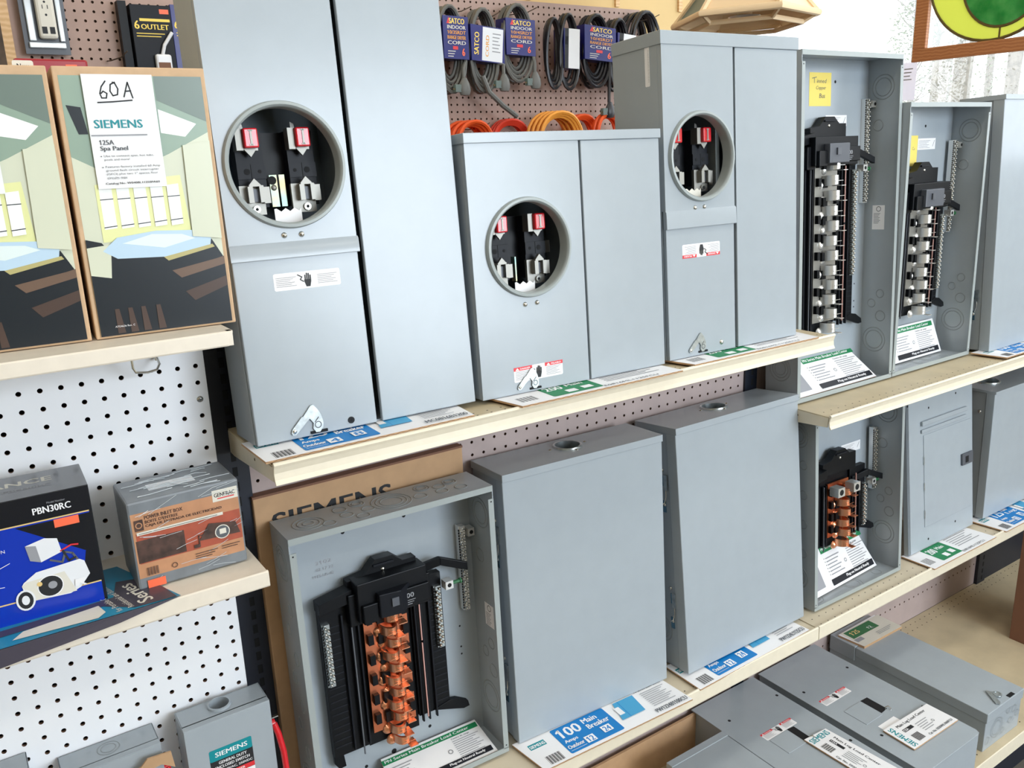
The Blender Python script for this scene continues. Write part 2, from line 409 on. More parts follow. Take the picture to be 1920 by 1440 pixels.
# white board, section left of the navy upright
mb = MB(); peg(mb, frange(-20, 21), frange(-31, 34), 0, .135, 'peg_white', 'peg_core', seg=16)
fpanel(mb, -46, -20.5, -47, 12, 0, 'peg_white'); fpanel(mb, -20.5, .5, 2.5, 12, 0, 'peg_white'); fpanel(mb, -20.5, .5, -47, -31.5, 0, 'peg_white')
mb.box(.3, .5, .001, .2, -47, 12, 'peg_white').box(-46, .3, .9, 1.0, -47, 12, 'hole').box(-46, .5, .001, .9, 11.8, 12, 'peg_core')
wb = mb.build('pegboard_panel'); tag(wb, 'white pegboard panel of the left shelving bay', 'pegboard')
MB().dome((0, 0, -2), (V((1, 0, 0)), V((0, 0, 1)), V((0, -1, 0))), .2, .1, 'steel', 12).box(-.12, .12, -.11, -.09, -2.02, -1.98, 'ink_mid').box(-.02, .02, -.11, -.09, -2.12, -1.88, 'ink_mid').build('screw', wb).location = (0, 0, 0)
# pink boards
mb = MB(); X1 = [18.21+i for i in range(-15, 31)]
peg(mb, X1, [-9.43-k for k in range(-3, 6)], 1.61, .12, 'peg_pink', 'peg_core')
fpanel(mb, 2.71, 48.71, -5.93, 12, 1.61, 'peg_pink'); fpanel(mb, 2.71, 48.71, -43.5, -14.93, 1.61, 'peg_pink')
peg(mb, X1, [-44.0], 1.61, .12, 'peg_pink', 'peg_core'); fpanel(mb, 2.71, 48.71, -47, -44.5, 1.61, 'peg_pink')
mb.box(48.71, 48.92, 1.61, 1.8, -47, 12, 'peg_pink').box(2.7, 48.9, 2.3, 2.5, -47, 12, 'peg_core').box(2.7, 48.9, 1.61, 2.4, 11.8, 12, 'peg_pink')
tag(mb.build('pegboard_panel'), 'dusty pink pegboard panel of the middle bay behind the meter boxes', 'pegboard')
mb = MB(); X2 = [51.07+i for i in range(46)]
fpanel(mb, 50.57, 96.57, -43.5, 12, 1.61, 'peg_pink'); peg(mb, X2, [-44.0], 1.61, .12, 'peg_pink', 'peg_core'); fpanel(mb, 50.57, 96.57, -47, -44.5, 1.61, 'peg_pink')
mb.box(50.57, 96.57, 2.3, 2.5, -47, 12, 'peg_core').box(50.57, 96.57, 1.61, 2.4, 11.8, 12, 'peg_pink')
tag(mb.build('pegboard_panel'), 'dusty pink pegboard panel of the right bay with one row of holes low down', 'pegboard')
def upright(x0, x1, y, label):
    mb = MB().box(x0, x1, y, y+2, -53, 12.2, 'upright_navy'); c = (x0+x1)/2+.15
    for k in range(58):
        z = 11-k; mb.box(c-.16, c+.16, y-.012, y+.02, z-.62, z, 'hole')
    tag(mb.build('shelf_upright', bevel=.03), label, 'shelving post')
upright(.55, 2.65, 1.1, 'dark slotted shelving post between white and pink pegboard')
upright(48.95, 50.55, 1.4, 'dark slotted shelving post at the right end of the pink middle pegboard')
upright(96.6, 98.6, 1.2, 'dark slotted shelving post at far right end of the lower shelves')
mb = MB().box(98.6, 146, 1.4, 1.8, -47, 12, 'upright_navy'); tag(mb.build('shade_back_panel'), 'back panel right of the pink pegboards, navy colour standing in for shade', 'panel')  # next bay's panel, coloured navy to carry the shade at that end
def shelf(name, label, x0, x1, zt, zb, yf, mdeck, mlip, yb=1.2, deck=.18, curve=True, bracket=True, perf=None, chamfer=False):
    t = thing(name, label, 'shelf', (x0, yf, zt)); L = x1-x0; D = yb-yf; H = zt-zb
    mb = MB().box(.05, L-.05, .12, D, -deck-.12, -deck, mdeck)
    if perf:
        for y in perf:
            k = 0
            while .9+k < L-.5: mb.sheet((0, 0, -deck), (1, 0, 0), (0, 1, 0)); mb.circ(.9+k, y, .075, 'hole', 8, .06); k += 1.03
    mb.build('deck', t)
    if curve: pr = [(.10, 0), (-.02, -.03), (-.10, -.14), (-.02, -.32), (.06, -H*.5), (.02, -H*.8), (-.12, -H), (-.02, -H-.05), (.14, -H*.8), (.18, -H*.5), (.12, -.3), (.14, -.12)]
    else: pr = [(.16, 0), (.04, 0), (-.04, -.06), (-.06, -H*.9), (-.02, -H), (.12, -H), (.12, -.12)]
    mb = MB().prism(pr, 0, L, mlip, 'x')
    if chamfer:
        mb = MB().prism(pr, 0, L-.35, mlip, 'x').box(L-.36, L-.08, .05, .5, -H, -.02, mlip)
    mb.build('front_lip', t, bevel=.015)
    if bracket:
        for xx in (0.02, L-.14):
            mb = MB().prism([(.2, -deck-.1), (D, -deck-.1), (D, -deck-1.5), (D-.9, -deck-1.55), (.3, -deck-.95)], xx, xx+.12, mlip, 'x'); mb.dome((xx if xx < 1 else xx+.12, 3.4, -deck-.55), (V((0, 1, 0)), V((0, 0, 1)), V((-1 if xx < 1 else 1, 0, 0))), .1, .03, 'lead', 8); mb.build('bracket', t)
    return t
shelf('shelf', 'cream metal shelf under the three big meter boxes', 1.6, 49.6, -4.25, -5.5, -7.3, 'shelf_tan2', 'lip_cream', deck=.2, perf=(.7, 1.2))
shelf('shelf', 'cream perforated shelf at right below two tall open load centers', 49.8, 97.8, -11.5, -12.76, -7.3, 'shelf_tan2', 'lip_cream', deck=.2, perf=(.55, 1.35))
shelf('shelf', 'tan lower shelf carrying the big open load center and two closed boxes', 1.6, 49.75, -31.78, -33.15, -7.6, 'shelf_tan', 'lip_cream', curve=False, deck=.26, perf=(.8, 5.6))
shelf('shelf', 'tan perforated lower shelf at right with small open load center', 49.85, 97.8, -31.78, -33.15, -7.6, 'shelf_tan', 'lip_cream', curve=False, deck=.26, perf=(.45, 1.45))
shelf('shelf', 'cream shelf under the two spa panel cartons', -46, .45, 3.15, 2.38, -7.2, 'shelf_cream', 'shelf_cream', yb=0, curve=False, bracket=False, deck=.02, chamfer=True)
shelf('shelf', 'cream shelf at left holding blue inlet box and wrapped inlet box', -46, .7, -10.28, -11.2, -7.2, 'shelf_cream', 'shelf_cream', yb=0, curve=False, bracket=False, deck=.02)
shelf('shelf', 'cream bottom left shelf beneath the safety switches', -46, .7, -31.5, -32.4, -7.2, 'shelf_cream', 'shelf_cream', yb=0, curve=False, bracket=False, deck=.02)
# base decks
def base(x0, x1, label):
    t = thing('base_deck', label, 'shelf', (x0, -17.15, -47)); L = x1-x0
    mb = MB().box(0, L, .1, 18.7, -.2, 0, 'shelf_tan2')
    for y in (17.1, 18.0, 1.0):
        k = 0
        while .9+k < L-.5: mb.sheet((0, 0, 0), (1, 0, 0), (0, 1, 0)); mb.circ(.9+k, y, .09, 'hole', 8, .07); k += 1.03
    mb.build('deck', t); MB().prism([(.12, 0), (0, -.04), (-.04, -1.5), (.1, -1.5), (.14, -.2)], 0, L, 'lip_cream', 'x').build('front_lip', t)
    MB().box(0, L, 1.2, 1.5, -6, -.2, 'upright_navy').build('kick_plate', t)
base(1.6, 49.75, 'tan base deck of middle bay with a thin grey box near its front'); base(49.85, 112, 'tan base deck of right bay with long boxes lying on it')
# small wire clips under the cream shelves
def clip(x, y, z, label):
    t = thing('shelf_clip', label, 'clip', (x, y, z))
    MB().tube([(-.7, -1.6, .4), (-.7, -1.7, -.1), (-.6, -1.7, -.35), (0, -1.7, -.45), (.5, -1.6, -.4), (.75, -1.2, -.2), (.8, -.6, 0), (.8, -.1, .1)], .07, 'steel', 8).build('wire', t)
    MB().cyl((.8, -.3, .2), 'z', .1, -.35, .45, 'steel', 10).build('pin', t)
clip(-2.9, 0, .9, 'bent chrome wire clip on white pegboard under upper cream shelf')
clip(-1.9, 0, -12.2, 'chrome clip on white pegboard under lower cream shelf')
# ================================================================== socket interior of the meter boxes
def hexnut(mb, c, r, m='steel'): mb.cyl(c, 'y', r, -.12, 0, m, 12); mb.cyl((c[0], c[1]-.125, c[2]), 'y', r*.5, 0, .01, 'hole', 6)
def socket(t, cx, cz, variant=0):
    # cx, cz: ring centre in the face
    p = MB()
    for sx in (-1.45, 1.45):
        x = cx+sx; p.box(x-.75, x+.78, 1.6, 2.6, cz-2.1, cz+2.0, 'black_soft'); p.box(x-.78, x+.8, 1.5, 1.62, cz-.55, cz+.25, 'black_soft')
        for dx, r in ((-.25, .17), (.45, .1)):
            dx = dx if sx < 0 else -dx; p.cyl((x+dx, 1.48, cz-.15), 'y', r, 0, .01, 'hole', 12)
        p.box(x-.03, x+.0, 1.48, 1.5, cz-.55, cz+.25, 'hole')
    p.box(cx-.75, cx+.7, 2.4, 2.7, cz-2, cz+2, 'black'); p.build('socket_block', t)
    for sx in (-1.45, 1.45):
        x = cx+sx; mb = MB()
        mb.box(x-.78, x-.42, 1.0, 1.7, cz+.95, cz+2.1, 'jaw').box(x-.42, x+.45, 1.25, 1.7, cz+.95, cz+2.1, 'jaw')
        mb.prism([(x-.35, cz+1.0), (x+.3, cz+1.0), (x-.02, cz+.6)], 1.1, 1.3, 'jaw')
        if variant != 1: mb.prism([(x-.75, cz+2.1), (x-.35, cz+2.1), (x-.35, cz+2.5), (x-.15, cz+2.4), (x-.1, cz+2.1)], 1.7, 1.8, 'jaw')
        mb.build('upper_jaw', t)
        mb = MB(); mb.box(x-.4, x+.4, .72, 1.45, cz+1.05, cz+2.1, 'red_plastic'); j = mb.build('red_cap', t, bevel=.09)
        g = MB().box(x-.06, x+.05, .68, .76, cz+1.18, cz+1.98, 'jaw').box(x-.12, x+.12, .68, .73, cz+1.16, cz+1.24, 'jaw').box(x-.12, x+.12, .68, .73, cz+1.92, cz+2.0, 'jaw'); g.build('blade', j)
        mb = MB(); z = cz-1.4
        mb.box(x-.85, x+.5, 1.35, 1.6, z-1.1, z+.5, 'jaw'); mb.box(x-.5, x-.22, .9, 1.4, z-.45, z+.42, 'jaw'); mb.box(x-.22, x+.12, 1.1, 1.3, z-.4, z+.3, 'grey_plastic'); mb.box(x+.12, x+.36, .85, 1.4, z-.45, z+.42, 'jaw').box(x+.36, x+.72, 1.0, 1.35, z-.5, z+.38, 'jaw')
        mb.prism([(x-.4, z+.42), (x+.25, z+.42), (x+.25, z+.5), (x-.08, z+.85), (x-.4, z+.5)], .95, 1.2, 'jaw'); hexnut(mb, (x-.05, 1.33, z-.8), .2)
        mb.build('lower_jaw', t)
    fx = (V((1, 0, 0)), V((0, 0, 1)), V((0, -1, 0)))
    if variant == 0:
        MB().box(cx-.45, cx-.02, 1.75, 1.85, cz-2.1, cz-.35, 'iridescent').cyl((cx-.3, 1.74, cz-.65), 'y', .24, 0, .01, 'hole', 14).dome((cx-.25, 1.75, cz-1.05), fx, .17, .1, 'jaw', 10).build('neutral_plate', t)
        MB().box(cx+.1, cx+.42, 1.75, 1.85, cz-2.1, cz-.35, 'iridescent').build('neutral_plate', t)
    elif variant == 1:
        MB().box(cx-.35, cx-.25, 1.3, 1.8, cz-2.2, cz-.6, 'iridescent').build('neutral_plate', t)
        MB().box(cx+2.7, cx+3.2, 2.4, 2.5, cz-.6, cz+.2, 'jaw').build('ground_plate', t)
        MB().box(cx+1.75, cx+1.9, 1.8, 1.95, cz-.9, cz+0, 'offwhite').build('spacer', t)
    else:
        MB().box(cx+2.35, cx+2.75, 1.6, 1.8, cz-2.05, cz-1.0, 'jaw').build('neutral_plate', t)
    z0 = cz-3.25; zt = cz-2.25; L = [(cx-.62, z0), (cx+.92, z0), (cx+.92, zt)]
    for k in range(6): L.append((cx+.92-1.54*(k+.5)/6, zt-(.16 if k % 2 == 0 else -.02)))
    L.append((cx-.62, zt)); MB().prism(L, 1.0, 1.03, 'paper' if variant < 2 else 'offwhite').build('paper_tab', t)
def latch(t, x, z, k=1.0, slot=True, y=-.36, top=False):
    # flat zinc hasp swinging from a pivot
    P = [(-.2, -.06), (-.14, -.2), (.05, -.22), (.2, -.1), (1.0, .62), (1.22, .3), (1.15, .0), (1.3, -.28), (1.55, -.3), (1.78, -.05), (1.82, .3), (1.72, .75), (1.55, 1.1), (1.3, 1.42), (1.15, 1.4), (.62, .8), (.55, .82), (-.12, .14)]
    mb = MB().prism([(x+a*k, z+b*k) for a, b in P], y, y+.07, 'galv'); mb.dome((x, y, z), (V((1, 0, 0)), V((0, 0, 1)), V((0, -1, 0))), .14*k, .06, 'steel', 12)
    mb.sheet((0, y, 0), (1, 0, 0), (0, 0, 1)); mb.oring(x+1.48*k, z+.16*k, .22*k, .06*k, 'ink_mid'); mb.line([(x+1.3*k, z+.35*k), (x+1.55*k, z+.62*k)], .05*k, 'ink')
    mb.build('latch', t)
    if slot: MB().box(x+1.0*k, x+2.05*k, y+.02, y+.12, z-.36*k, z-.2*k, 'hole').build('latch_slot', t)
def hand(mb, x, y, s, m='ink'):
    mb.poly([(x-.5*s, y-.2*s), (x-.28*s, y-.95*s), (x+.3*s, y-.95*s), (x+.5*s, y-.2*s), (x+.5*s, y+.05*s), (x-.5*s, y+.05*s)], m)
    for i, (dx, h) in enumerate(((-.42, .7), (-.17, .95), (.08, .9), (.33, .65))): mb.rect(x+dx*s, y+.05*s, x+(dx+.17)*s, y+h*s, m)
    mb.line([(x-1.4*s, y+.8*s), (x-.8*s, y+.45*s), (x-1.05*s, y+.1*s), (x-.6*s, y-.2*s)], .12*s, m)
def danger(mb, x0, z0, w_, h, flip=False, white=False):
    # x0,z0 lower-left; flip prints it upside down
    if flip: O, U, W, N = mb.fr; mb.fr = (O+U*(2*x0+w_)+W*(2*z0+h), -U, -W, N)
    mb.rrect(x0, z0, x0+w_, z0+h, h*.1, 'paper')
    if not white:
        for a in (0, .63):
            mb.rect(x0+w_*a, z0+h*.76, x0+w_*(a+.37), z0+h, 'red_ink'); mb.text('DANGER' if a == 0 else 'PELIGRO', x0+w_*(a+.13), z0+h*.81, w_*.2, h*.12, 'paper', True)
            mb.poly([(x0+w_*(a+.03), z0+h*.79), (x0+w_*(a+.11), z0+h*.79), (x0+w_*(a+.07), z0+h*.96)], 'paper')
    for a in (.03, .65): mb.fine(x0+w_*a, z0+h*(.66 if not white else .72), w_*.3, 6, h*.1, 'ink_grey', h*.03)
    hand(mb, x0+w_*.5, z0+h*.5, h*.42)
    if flip: mb.fr = (O, U, W, N)
def knocks(mb, x, L, m='grey_paint_dark', sgn=-1):   # rings on a side wall at x ; L: (y,z,[radii])
    for y, z, R in L:
        for r in R: mb.ringk((x, y, z), (V((0, 1, 0)), V((0, 0, 1)), V((sgn, 0, 0))), r, m, .05, .03)
def meter_box(name, label, loc, yaw, lean, W, H, D, sm, ring, fl, cap, variant, lab, lat, scr, extra=None):
    t = thing(name, label, 'meter box', loc, yaw, lean); f = .34
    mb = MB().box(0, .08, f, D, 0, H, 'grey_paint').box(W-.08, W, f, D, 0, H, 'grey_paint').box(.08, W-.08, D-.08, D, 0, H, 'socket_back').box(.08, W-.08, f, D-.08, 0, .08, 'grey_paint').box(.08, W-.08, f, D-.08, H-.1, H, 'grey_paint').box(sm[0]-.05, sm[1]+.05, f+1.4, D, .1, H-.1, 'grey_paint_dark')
    mb.build('enclosure', t, bevel=.03)
    cx, cz, R = ring; top = H-.02 if cap is None else H-cap
    # left cover with the round opening
    zl = fl[1] if fl else 0.0
    mb = MB(); yo = -.06 if fl else 0
    mb.holed(.02, sm[0], zl, top, cx, cz, R-.3, yo, 'grey_paint', seg=48)
    for a, b in (((.02, zl), (.02, top)), ((sm[0], top), (sm[0], zl)), ((.02, top), (sm[0], top)), ((sm[0], zl), (.02, zl))):
        mb.add([(a[0], yo, a[1]), (a[0], f, a[1]), (b[0], f, b[1]), (b[0], yo, b[1])], [(0, 1, 2, 3)], 'grey_paint')
    mb.lathe((cx, yo, cz), 'y', [(R-.3, .7), (R-.32, -.02), (R-.3, -.2), (R-.2, -.3), (R-.06, -.28), (R, -.16), (R+.02, 0)], 'ring_grey', 64)
    if fl:
        z1, z0 = fl
        z1, z0 = max(fl), min(fl)
        mb.prism([(-.06, z1), (-.16, z1-.12), (-.2, z0+.03), (-.17, z0), (.2, z0), (.2, z1)], .0, sm[0]+.06, 'grey_paint', 'x')
    for sx, sz in scr: mb.dome((sx, yo, sz), (V((1, 0, 0)), V((0, 0, 1)), V((0, -1, 0))), .17, .12, 'steel', 12)
    mb.build('socket_cover', t, bevel=0)
    if fl:
        mb = MB().box(.06, sm[0]-.02, -.0, f, 0, z0+.05, 'grey_paint'); cv = mb.build('lower_cover', t, bevel=.05); py = 0
    lb = MB().sheet((0, -.002, 0), (1, 0, 0), (0, 0, 1)); danger(lb, *lab[:4], flip=lab[4], white=lab[5]); lb.build('warning_label', t)
    MB().box(sm[1], W-.02, 0, f, 0, top, 'grey_paint').build('breaker_cover', t, bevel=.05)
    if cap:
        mb = MB().box(-.07, W+.07, -.13, D, H-cap, H+.06, 'grey_paint'); mb.build('top_cap', t, bevel=.04)
    socket(t, cx, cz, variant); latch(t, *lat, y=-.12)
    if extra: extra(t)
    return t
def ex1(t):
    MB().cyl((5.64, 0, .45), 'y', .2, -.05, .1, 'black', 20).cyl((5.64, -.06, .45), 'y', .1, 0, .02, 'hole', 6).build('plug', t)
    MB().sheet((0, .8, 0), (0, -1, 0), (0, 0, 1)).rrect(-.35, 24.0, -.05, 27.4, .05, 'paper').build('side_label', t)
meter_box('meter_load_center', 'largest meter box standing at left, tall pale grey, its top cut by the photo edge', (1.609, -4.665, -4.05), -.03, .09, 14.1, 30, 4.2, (7.27, 7.62), (3.67, 15.12, 3.37), (10.15, 11.05), .8, 0, (2.17, 8.4, 3.85, .95, False, True), (2.19, .45, .95), ((3.08, 11.4), (4.06, 11.39)), ex1)
meter_box('meter_load_center', 'shortest of the three grey meter boxes, in front of orange cord coils', (16.187, -5.157, -4.1), -.047, .064, 15.4, 16.56, 4.4, (8.5, 8.68), (4.22, 9.43, 3.2), None, .56, 1, (2.45, .75, 3.87, 1.0, False, False), (2.79, .42, .82), ((3.65, 5.8), (4.58, 5.82)))
def ex3(t):
    lb = MB().sheet((-.0, 0, 0), (0, -1, 0), (0, 0, 1)); lb.rrect(-1.62, 19.6, -1.12, 22.3, .08, 'paper').fine(-1.3, 22.0, .12, 22, .1, 'ink_mid').build('side_label', t)
    MB().dome((5.39, 0, .67), (V((1, 0, 0)), V((0, 0, 1)), V((0, -1, 0))), .2, .14, 'steel', 12).build('screw', t)
meter_box('meter_load_center', 'tall narrow grey meter box right of the shortest one, upside down warning label', (32.33, -5.515, -4.1), -.032, .065, 14.0, 23.07, 5.2, (6.95, 7.24), (3.62, 14.62, 3.2), (9.6, 10.9), .85, 2, (1.58, 7.4, 3.8, 1.0, True, False), (2.11, .5, .85), ((2.88, 11.0), (3.81, 11.02)), ex3)
# ================================================================== load centers
def stab_row(t, cx, z0, z1, n, m, mb_name='stab'):
    dz = (z1-z0)/n
    for i in range(n):
        z = z1-dz*(i+.5); sg = -1 if i % 2 else 1; x = cx+sg*.12; mb = MB(); h = dz*.34; N = 12
        def ring(f, zz, sk): return [(x+.62*f*math.cos(math.pi*k/N), 2.5-1.15*f*math.sin(math.pi*k/N), zz+sk*(1-abs(math.cos(math.pi*k/N)))) for k in range(N+1)]
        A, B, C_, D_ = ring(1, z-h, .12), ring(1, z+h, .0), ring(.8, z+h, 0), ring(.8, z-h, .12); q = N+1
        mb.add(A+B, [(k, k+1, q+k+1, q+k) for k in range(N)], m, True); mb.add(C_+D_, [(k, k+1, q+k+1, q+k) for k in range(N)], m, True)
        mb.add(B+C_, [(k, k+1, q+k+1, q+k) for k in range(N)], m); mb.add(D_+A, [(k, k+1, q+k+1, q+k) for k in range(N)], m)
        mb.box(x-.45, x+.62, 1.22, 1.27, z-h*.1, z-h*.02, m).box(x+.1, x+.72, 1.0, 2.0, z-h-.03, z-h+.02, m)
        mb.lathe((x-.6, 2.5, z-h*.9), 'y', [(.42, .15), (.36, 0), (.2, -.12), (0, -.16)], m, 14)
        mb.build(mb_name, t)
def terminal_bar(t, name, x, y, z0, z1, both=True, m='galv', step=.42, w_=.5):
    mb = MB().box(x-w_/2, x-w_/2+.12, y, y+.5, z0, z1, m).box(x-w_/2+.12, x+w_/2, y-.1, y+.4, z0, z1, m); z = z0+.2; i = 0
    fx = (V((1, 0, 0)), V((0, 0, 1)), V((0, -1, 0)))
    while z < z1-.1:
        mb.dome((x-.02+(0.14 if i % 2 else -.06), y-.1, z), fx, .13, .2, 'steel', 8); mb.box(x-w_/2-.01, x-w_/2+.08, y-.02, y+.03, z-.08, z+.08, 'hole'); z += step/2 if both else step; i += 1
    mb.build(name, t)
def lug(t, x, y, z, green=True):
    MB().box(x-.3, x+.3, y-.5, y+.2, z-.3, z+.3, 'tin').cyl((x, y-.51, z), 'y', .16, 0, .02, 'hole', 10).build('lug', t)
    if green: MB().cyl((x+.3, y-.1, z-.1), 'x', .13, 0, .7, 'green_dull', 10).cyl((x+1.0, y-.1, z-.1), 'x', .2, 0, .12, 'green_dull', 10).build('bonding_screw', t)
def interior(t, cx, z0, z1, met, nz, gz, br, stabs, arm_z, gx=13.45, nl=None, glass=False):
    # z0..z1 black base ; br: main breaker or None
    mb = MB()
    mb.box(cx-4.6, cx-1.95, 2.7, 3.3, z0+.3, z1-.2, 'black').box(cx+1.95, cx+4.45, 2.7, 3.3, z0+.9, z1-.4, 'black').box(cx-1.95, cx+1.95, 2.95, 3.35, z0, z1, 'black')
    for x in (cx-3.2, cx-2.6, cx-2.1, cx+2.1, cx+2.6, cx+3.2): mb.box(x, x+.12, 2.45, 2.72, z0+.5, z1-1.2, 'black_soft')
    k = z0+1
    while k < z1-1.5: mb.box(cx-4.5, cx-3.3, 2.66, 2.7, k, k+.1, 'black_soft').box(cx+3.3, cx+4.35, 2.66, 2.7, k, k+.1, 'black_soft'); k += .5
    # lower feet
    mb.prism([(cx-4.6, z0+.4), (cx-4.6, z0-.3), (cx-4.3, z0-.8), (cx-3.8, z0-.75), (cx-3.9, z0+.2), (cx-2, z0+.3)], 2.9, 3.2, 'black')
    mb.prism([(cx+3, z0+1), (cx+4.5, z0+.5), (cx+5.5, z0+.15), (cx+6.0, z0+.2), (cx+5.9, z0+.65), (cx+5.0, z0+1.2), (cx+4.4, z0+1.3)], 2.6, 3.0, 'black')
    # top mounting shoulder and arms
    mb.prism([(cx-2.5, z1-.2), (cx-2.5, z1+1.0), (cx-1.2, z1+1.2), (cx-.4, z1+2.0), (cx+.9, z1+2.0), (cx+1.6, z1+1.4), (cx+2.6, z1+1.4), (cx+2.6, z1-.4)], 2.5, 3.3, 'black')
    mb.box(cx-.6, cx+.9, 2.35, 2.6, z1+1.55, z1+1.7, 'black_soft').dome((cx+.1, 2.5, z1+1.2), (V((1, 0, 0)), V((0, 0, 1)), V((0, -1, 0))), .16, .1, 'steel', 10)
    mb.prism([(cx-4.7, z1-.6), (cx-4.7, z1+.15), (cx-2.4, z1+.6), (cx-2.4, z1-.3)], 2.1, 3.2, 'black')
    mb.build('mounting_base', t, bevel=.03)
    mb = MB(); a = V((cx+2.4, 2.6, arm_z+.1)); b = V((cx+4.3, 2.2, arm_z+.5)); c = V((cx+6.3, 1.9, arm_z-.35))
    for p, q in ((a, b), (b, c)):
        u = (q-p); vs = [p+V((0, dy, dz)) for dy in (0, .35) for dz in (-.32, .3)]+[q+V((0, dy, dz)) for dy in (0, .35) for dz in (-.32, .3)]
        mb.add(vs, [(0, 1, 5, 4), (2, 6, 7, 3), (1, 3, 7, 5), (0, 4, 6, 2), (0, 2, 3, 1), (4, 5, 7, 6)], 'black')
    mb.build('wire_arm', t, bevel=.04)
    top = z1-1.2
    mb = MB().box(cx-1.65, cx+1.6, 2.6, 2.75, z0+1.1, top, met if met == 'copper' else 'jaw')
    n = max(3, round((top-z0)/1.9)); dz = (top-z0-1.6)/n
    for i in range(n):
        z = top-.5-dz*i
        for x in (cx-1.3, cx+1.3): mb.box(x-.2, x+.18, 2.25, 2.62, z-.75, z, 'black')
        mb.box(cx-.75, cx-.15, 2.3, 2.62, z-.9, z-.1, 'black')
    mb.build('bus_bar', t)
    stab_row(t, cx+.1, z0-.1, top-.4, stabs, 'copper_bright' if met == 'copper' else 'tin')
    for x_, a_, b_, m_ in ((cx+2.42, z0+.9, z0+.9+(top-z0)*.55, 'pink_rod'), (cx+2.42, z0+1.1+(top-z0)*.55, top+.3, 'pink_rod'), (cx-2.6, z0, top, 'ink_mid')): MB().box(x_, x_+.08, 2.3, 2.4, a_, b_, m_).build('tie_bar', t)
    terminal_bar(t, 'neutral_bar', cx+4.0, 2.5, *nz); lug(t, cx+4.7, 2.3, nz[1]+.1)
    if nl: terminal_bar(t, 'neutral_bar', cx-4.3, 2.5, *nl)
    terminal_bar(t, 'ground_bar', gx, 3.0, *gz, m='tin')
    MB().box(gx+.35, gx+.85, 2.6, 3.3, gz[1]-.8, gz[1]-.2, 'tin').cyl((gx+.6, 2.6, gz[1]-.5), 'y', .15, -.02, 0, 'hole', 10).build('ground_lug', t)
    if br:
        x0, x1, zb, zt = br; mb = MB()
        mb.box(x0, x1, 1.45, 2.9, zb, zt, 'black').box(x0-.5, x0+.6, 1.9, 2.9, zb-.3, zt-.8, 'black').box(x1-.6, x1+.4, 1.9, 2.9, zb-.1, zt-.9, 'black'); mb.box(x0+.2, x0+1.3, 1.15, 1.6, zb-.05, zb+1.3, 'black').box(x1-2.4, x1, 1.2, 1.6, zb+.3, zb+1.6, 'black')
        mb.prism([(x0+1.3, .9), (x1-2.3, .7), (x1-.8, 1.9), (x1-1.2, 2.6), (x0+1.2, 2.6)], zb+.2, zb+1.9, 'black_soft' if not glass else 'grey_plastic', 'z')
        b = mb.build('main_breaker', t, bevel=.06)
        MB().box(x0+2.1, x0+2.6, .68, .9, zb+.9, zb+1.5, 'grey_plastic').build('handle', b)
        lb = MB().sheet((0, 1.19, 0), (1, 0, 0), (0, 0, 1)); lb.text('100', x1-2.0, zb+.9, .8, .35, 'ink_grey', True).fine(x1-2.0, zb+.7, .9, 3, .15, 'ink_grey').build('marking', b)
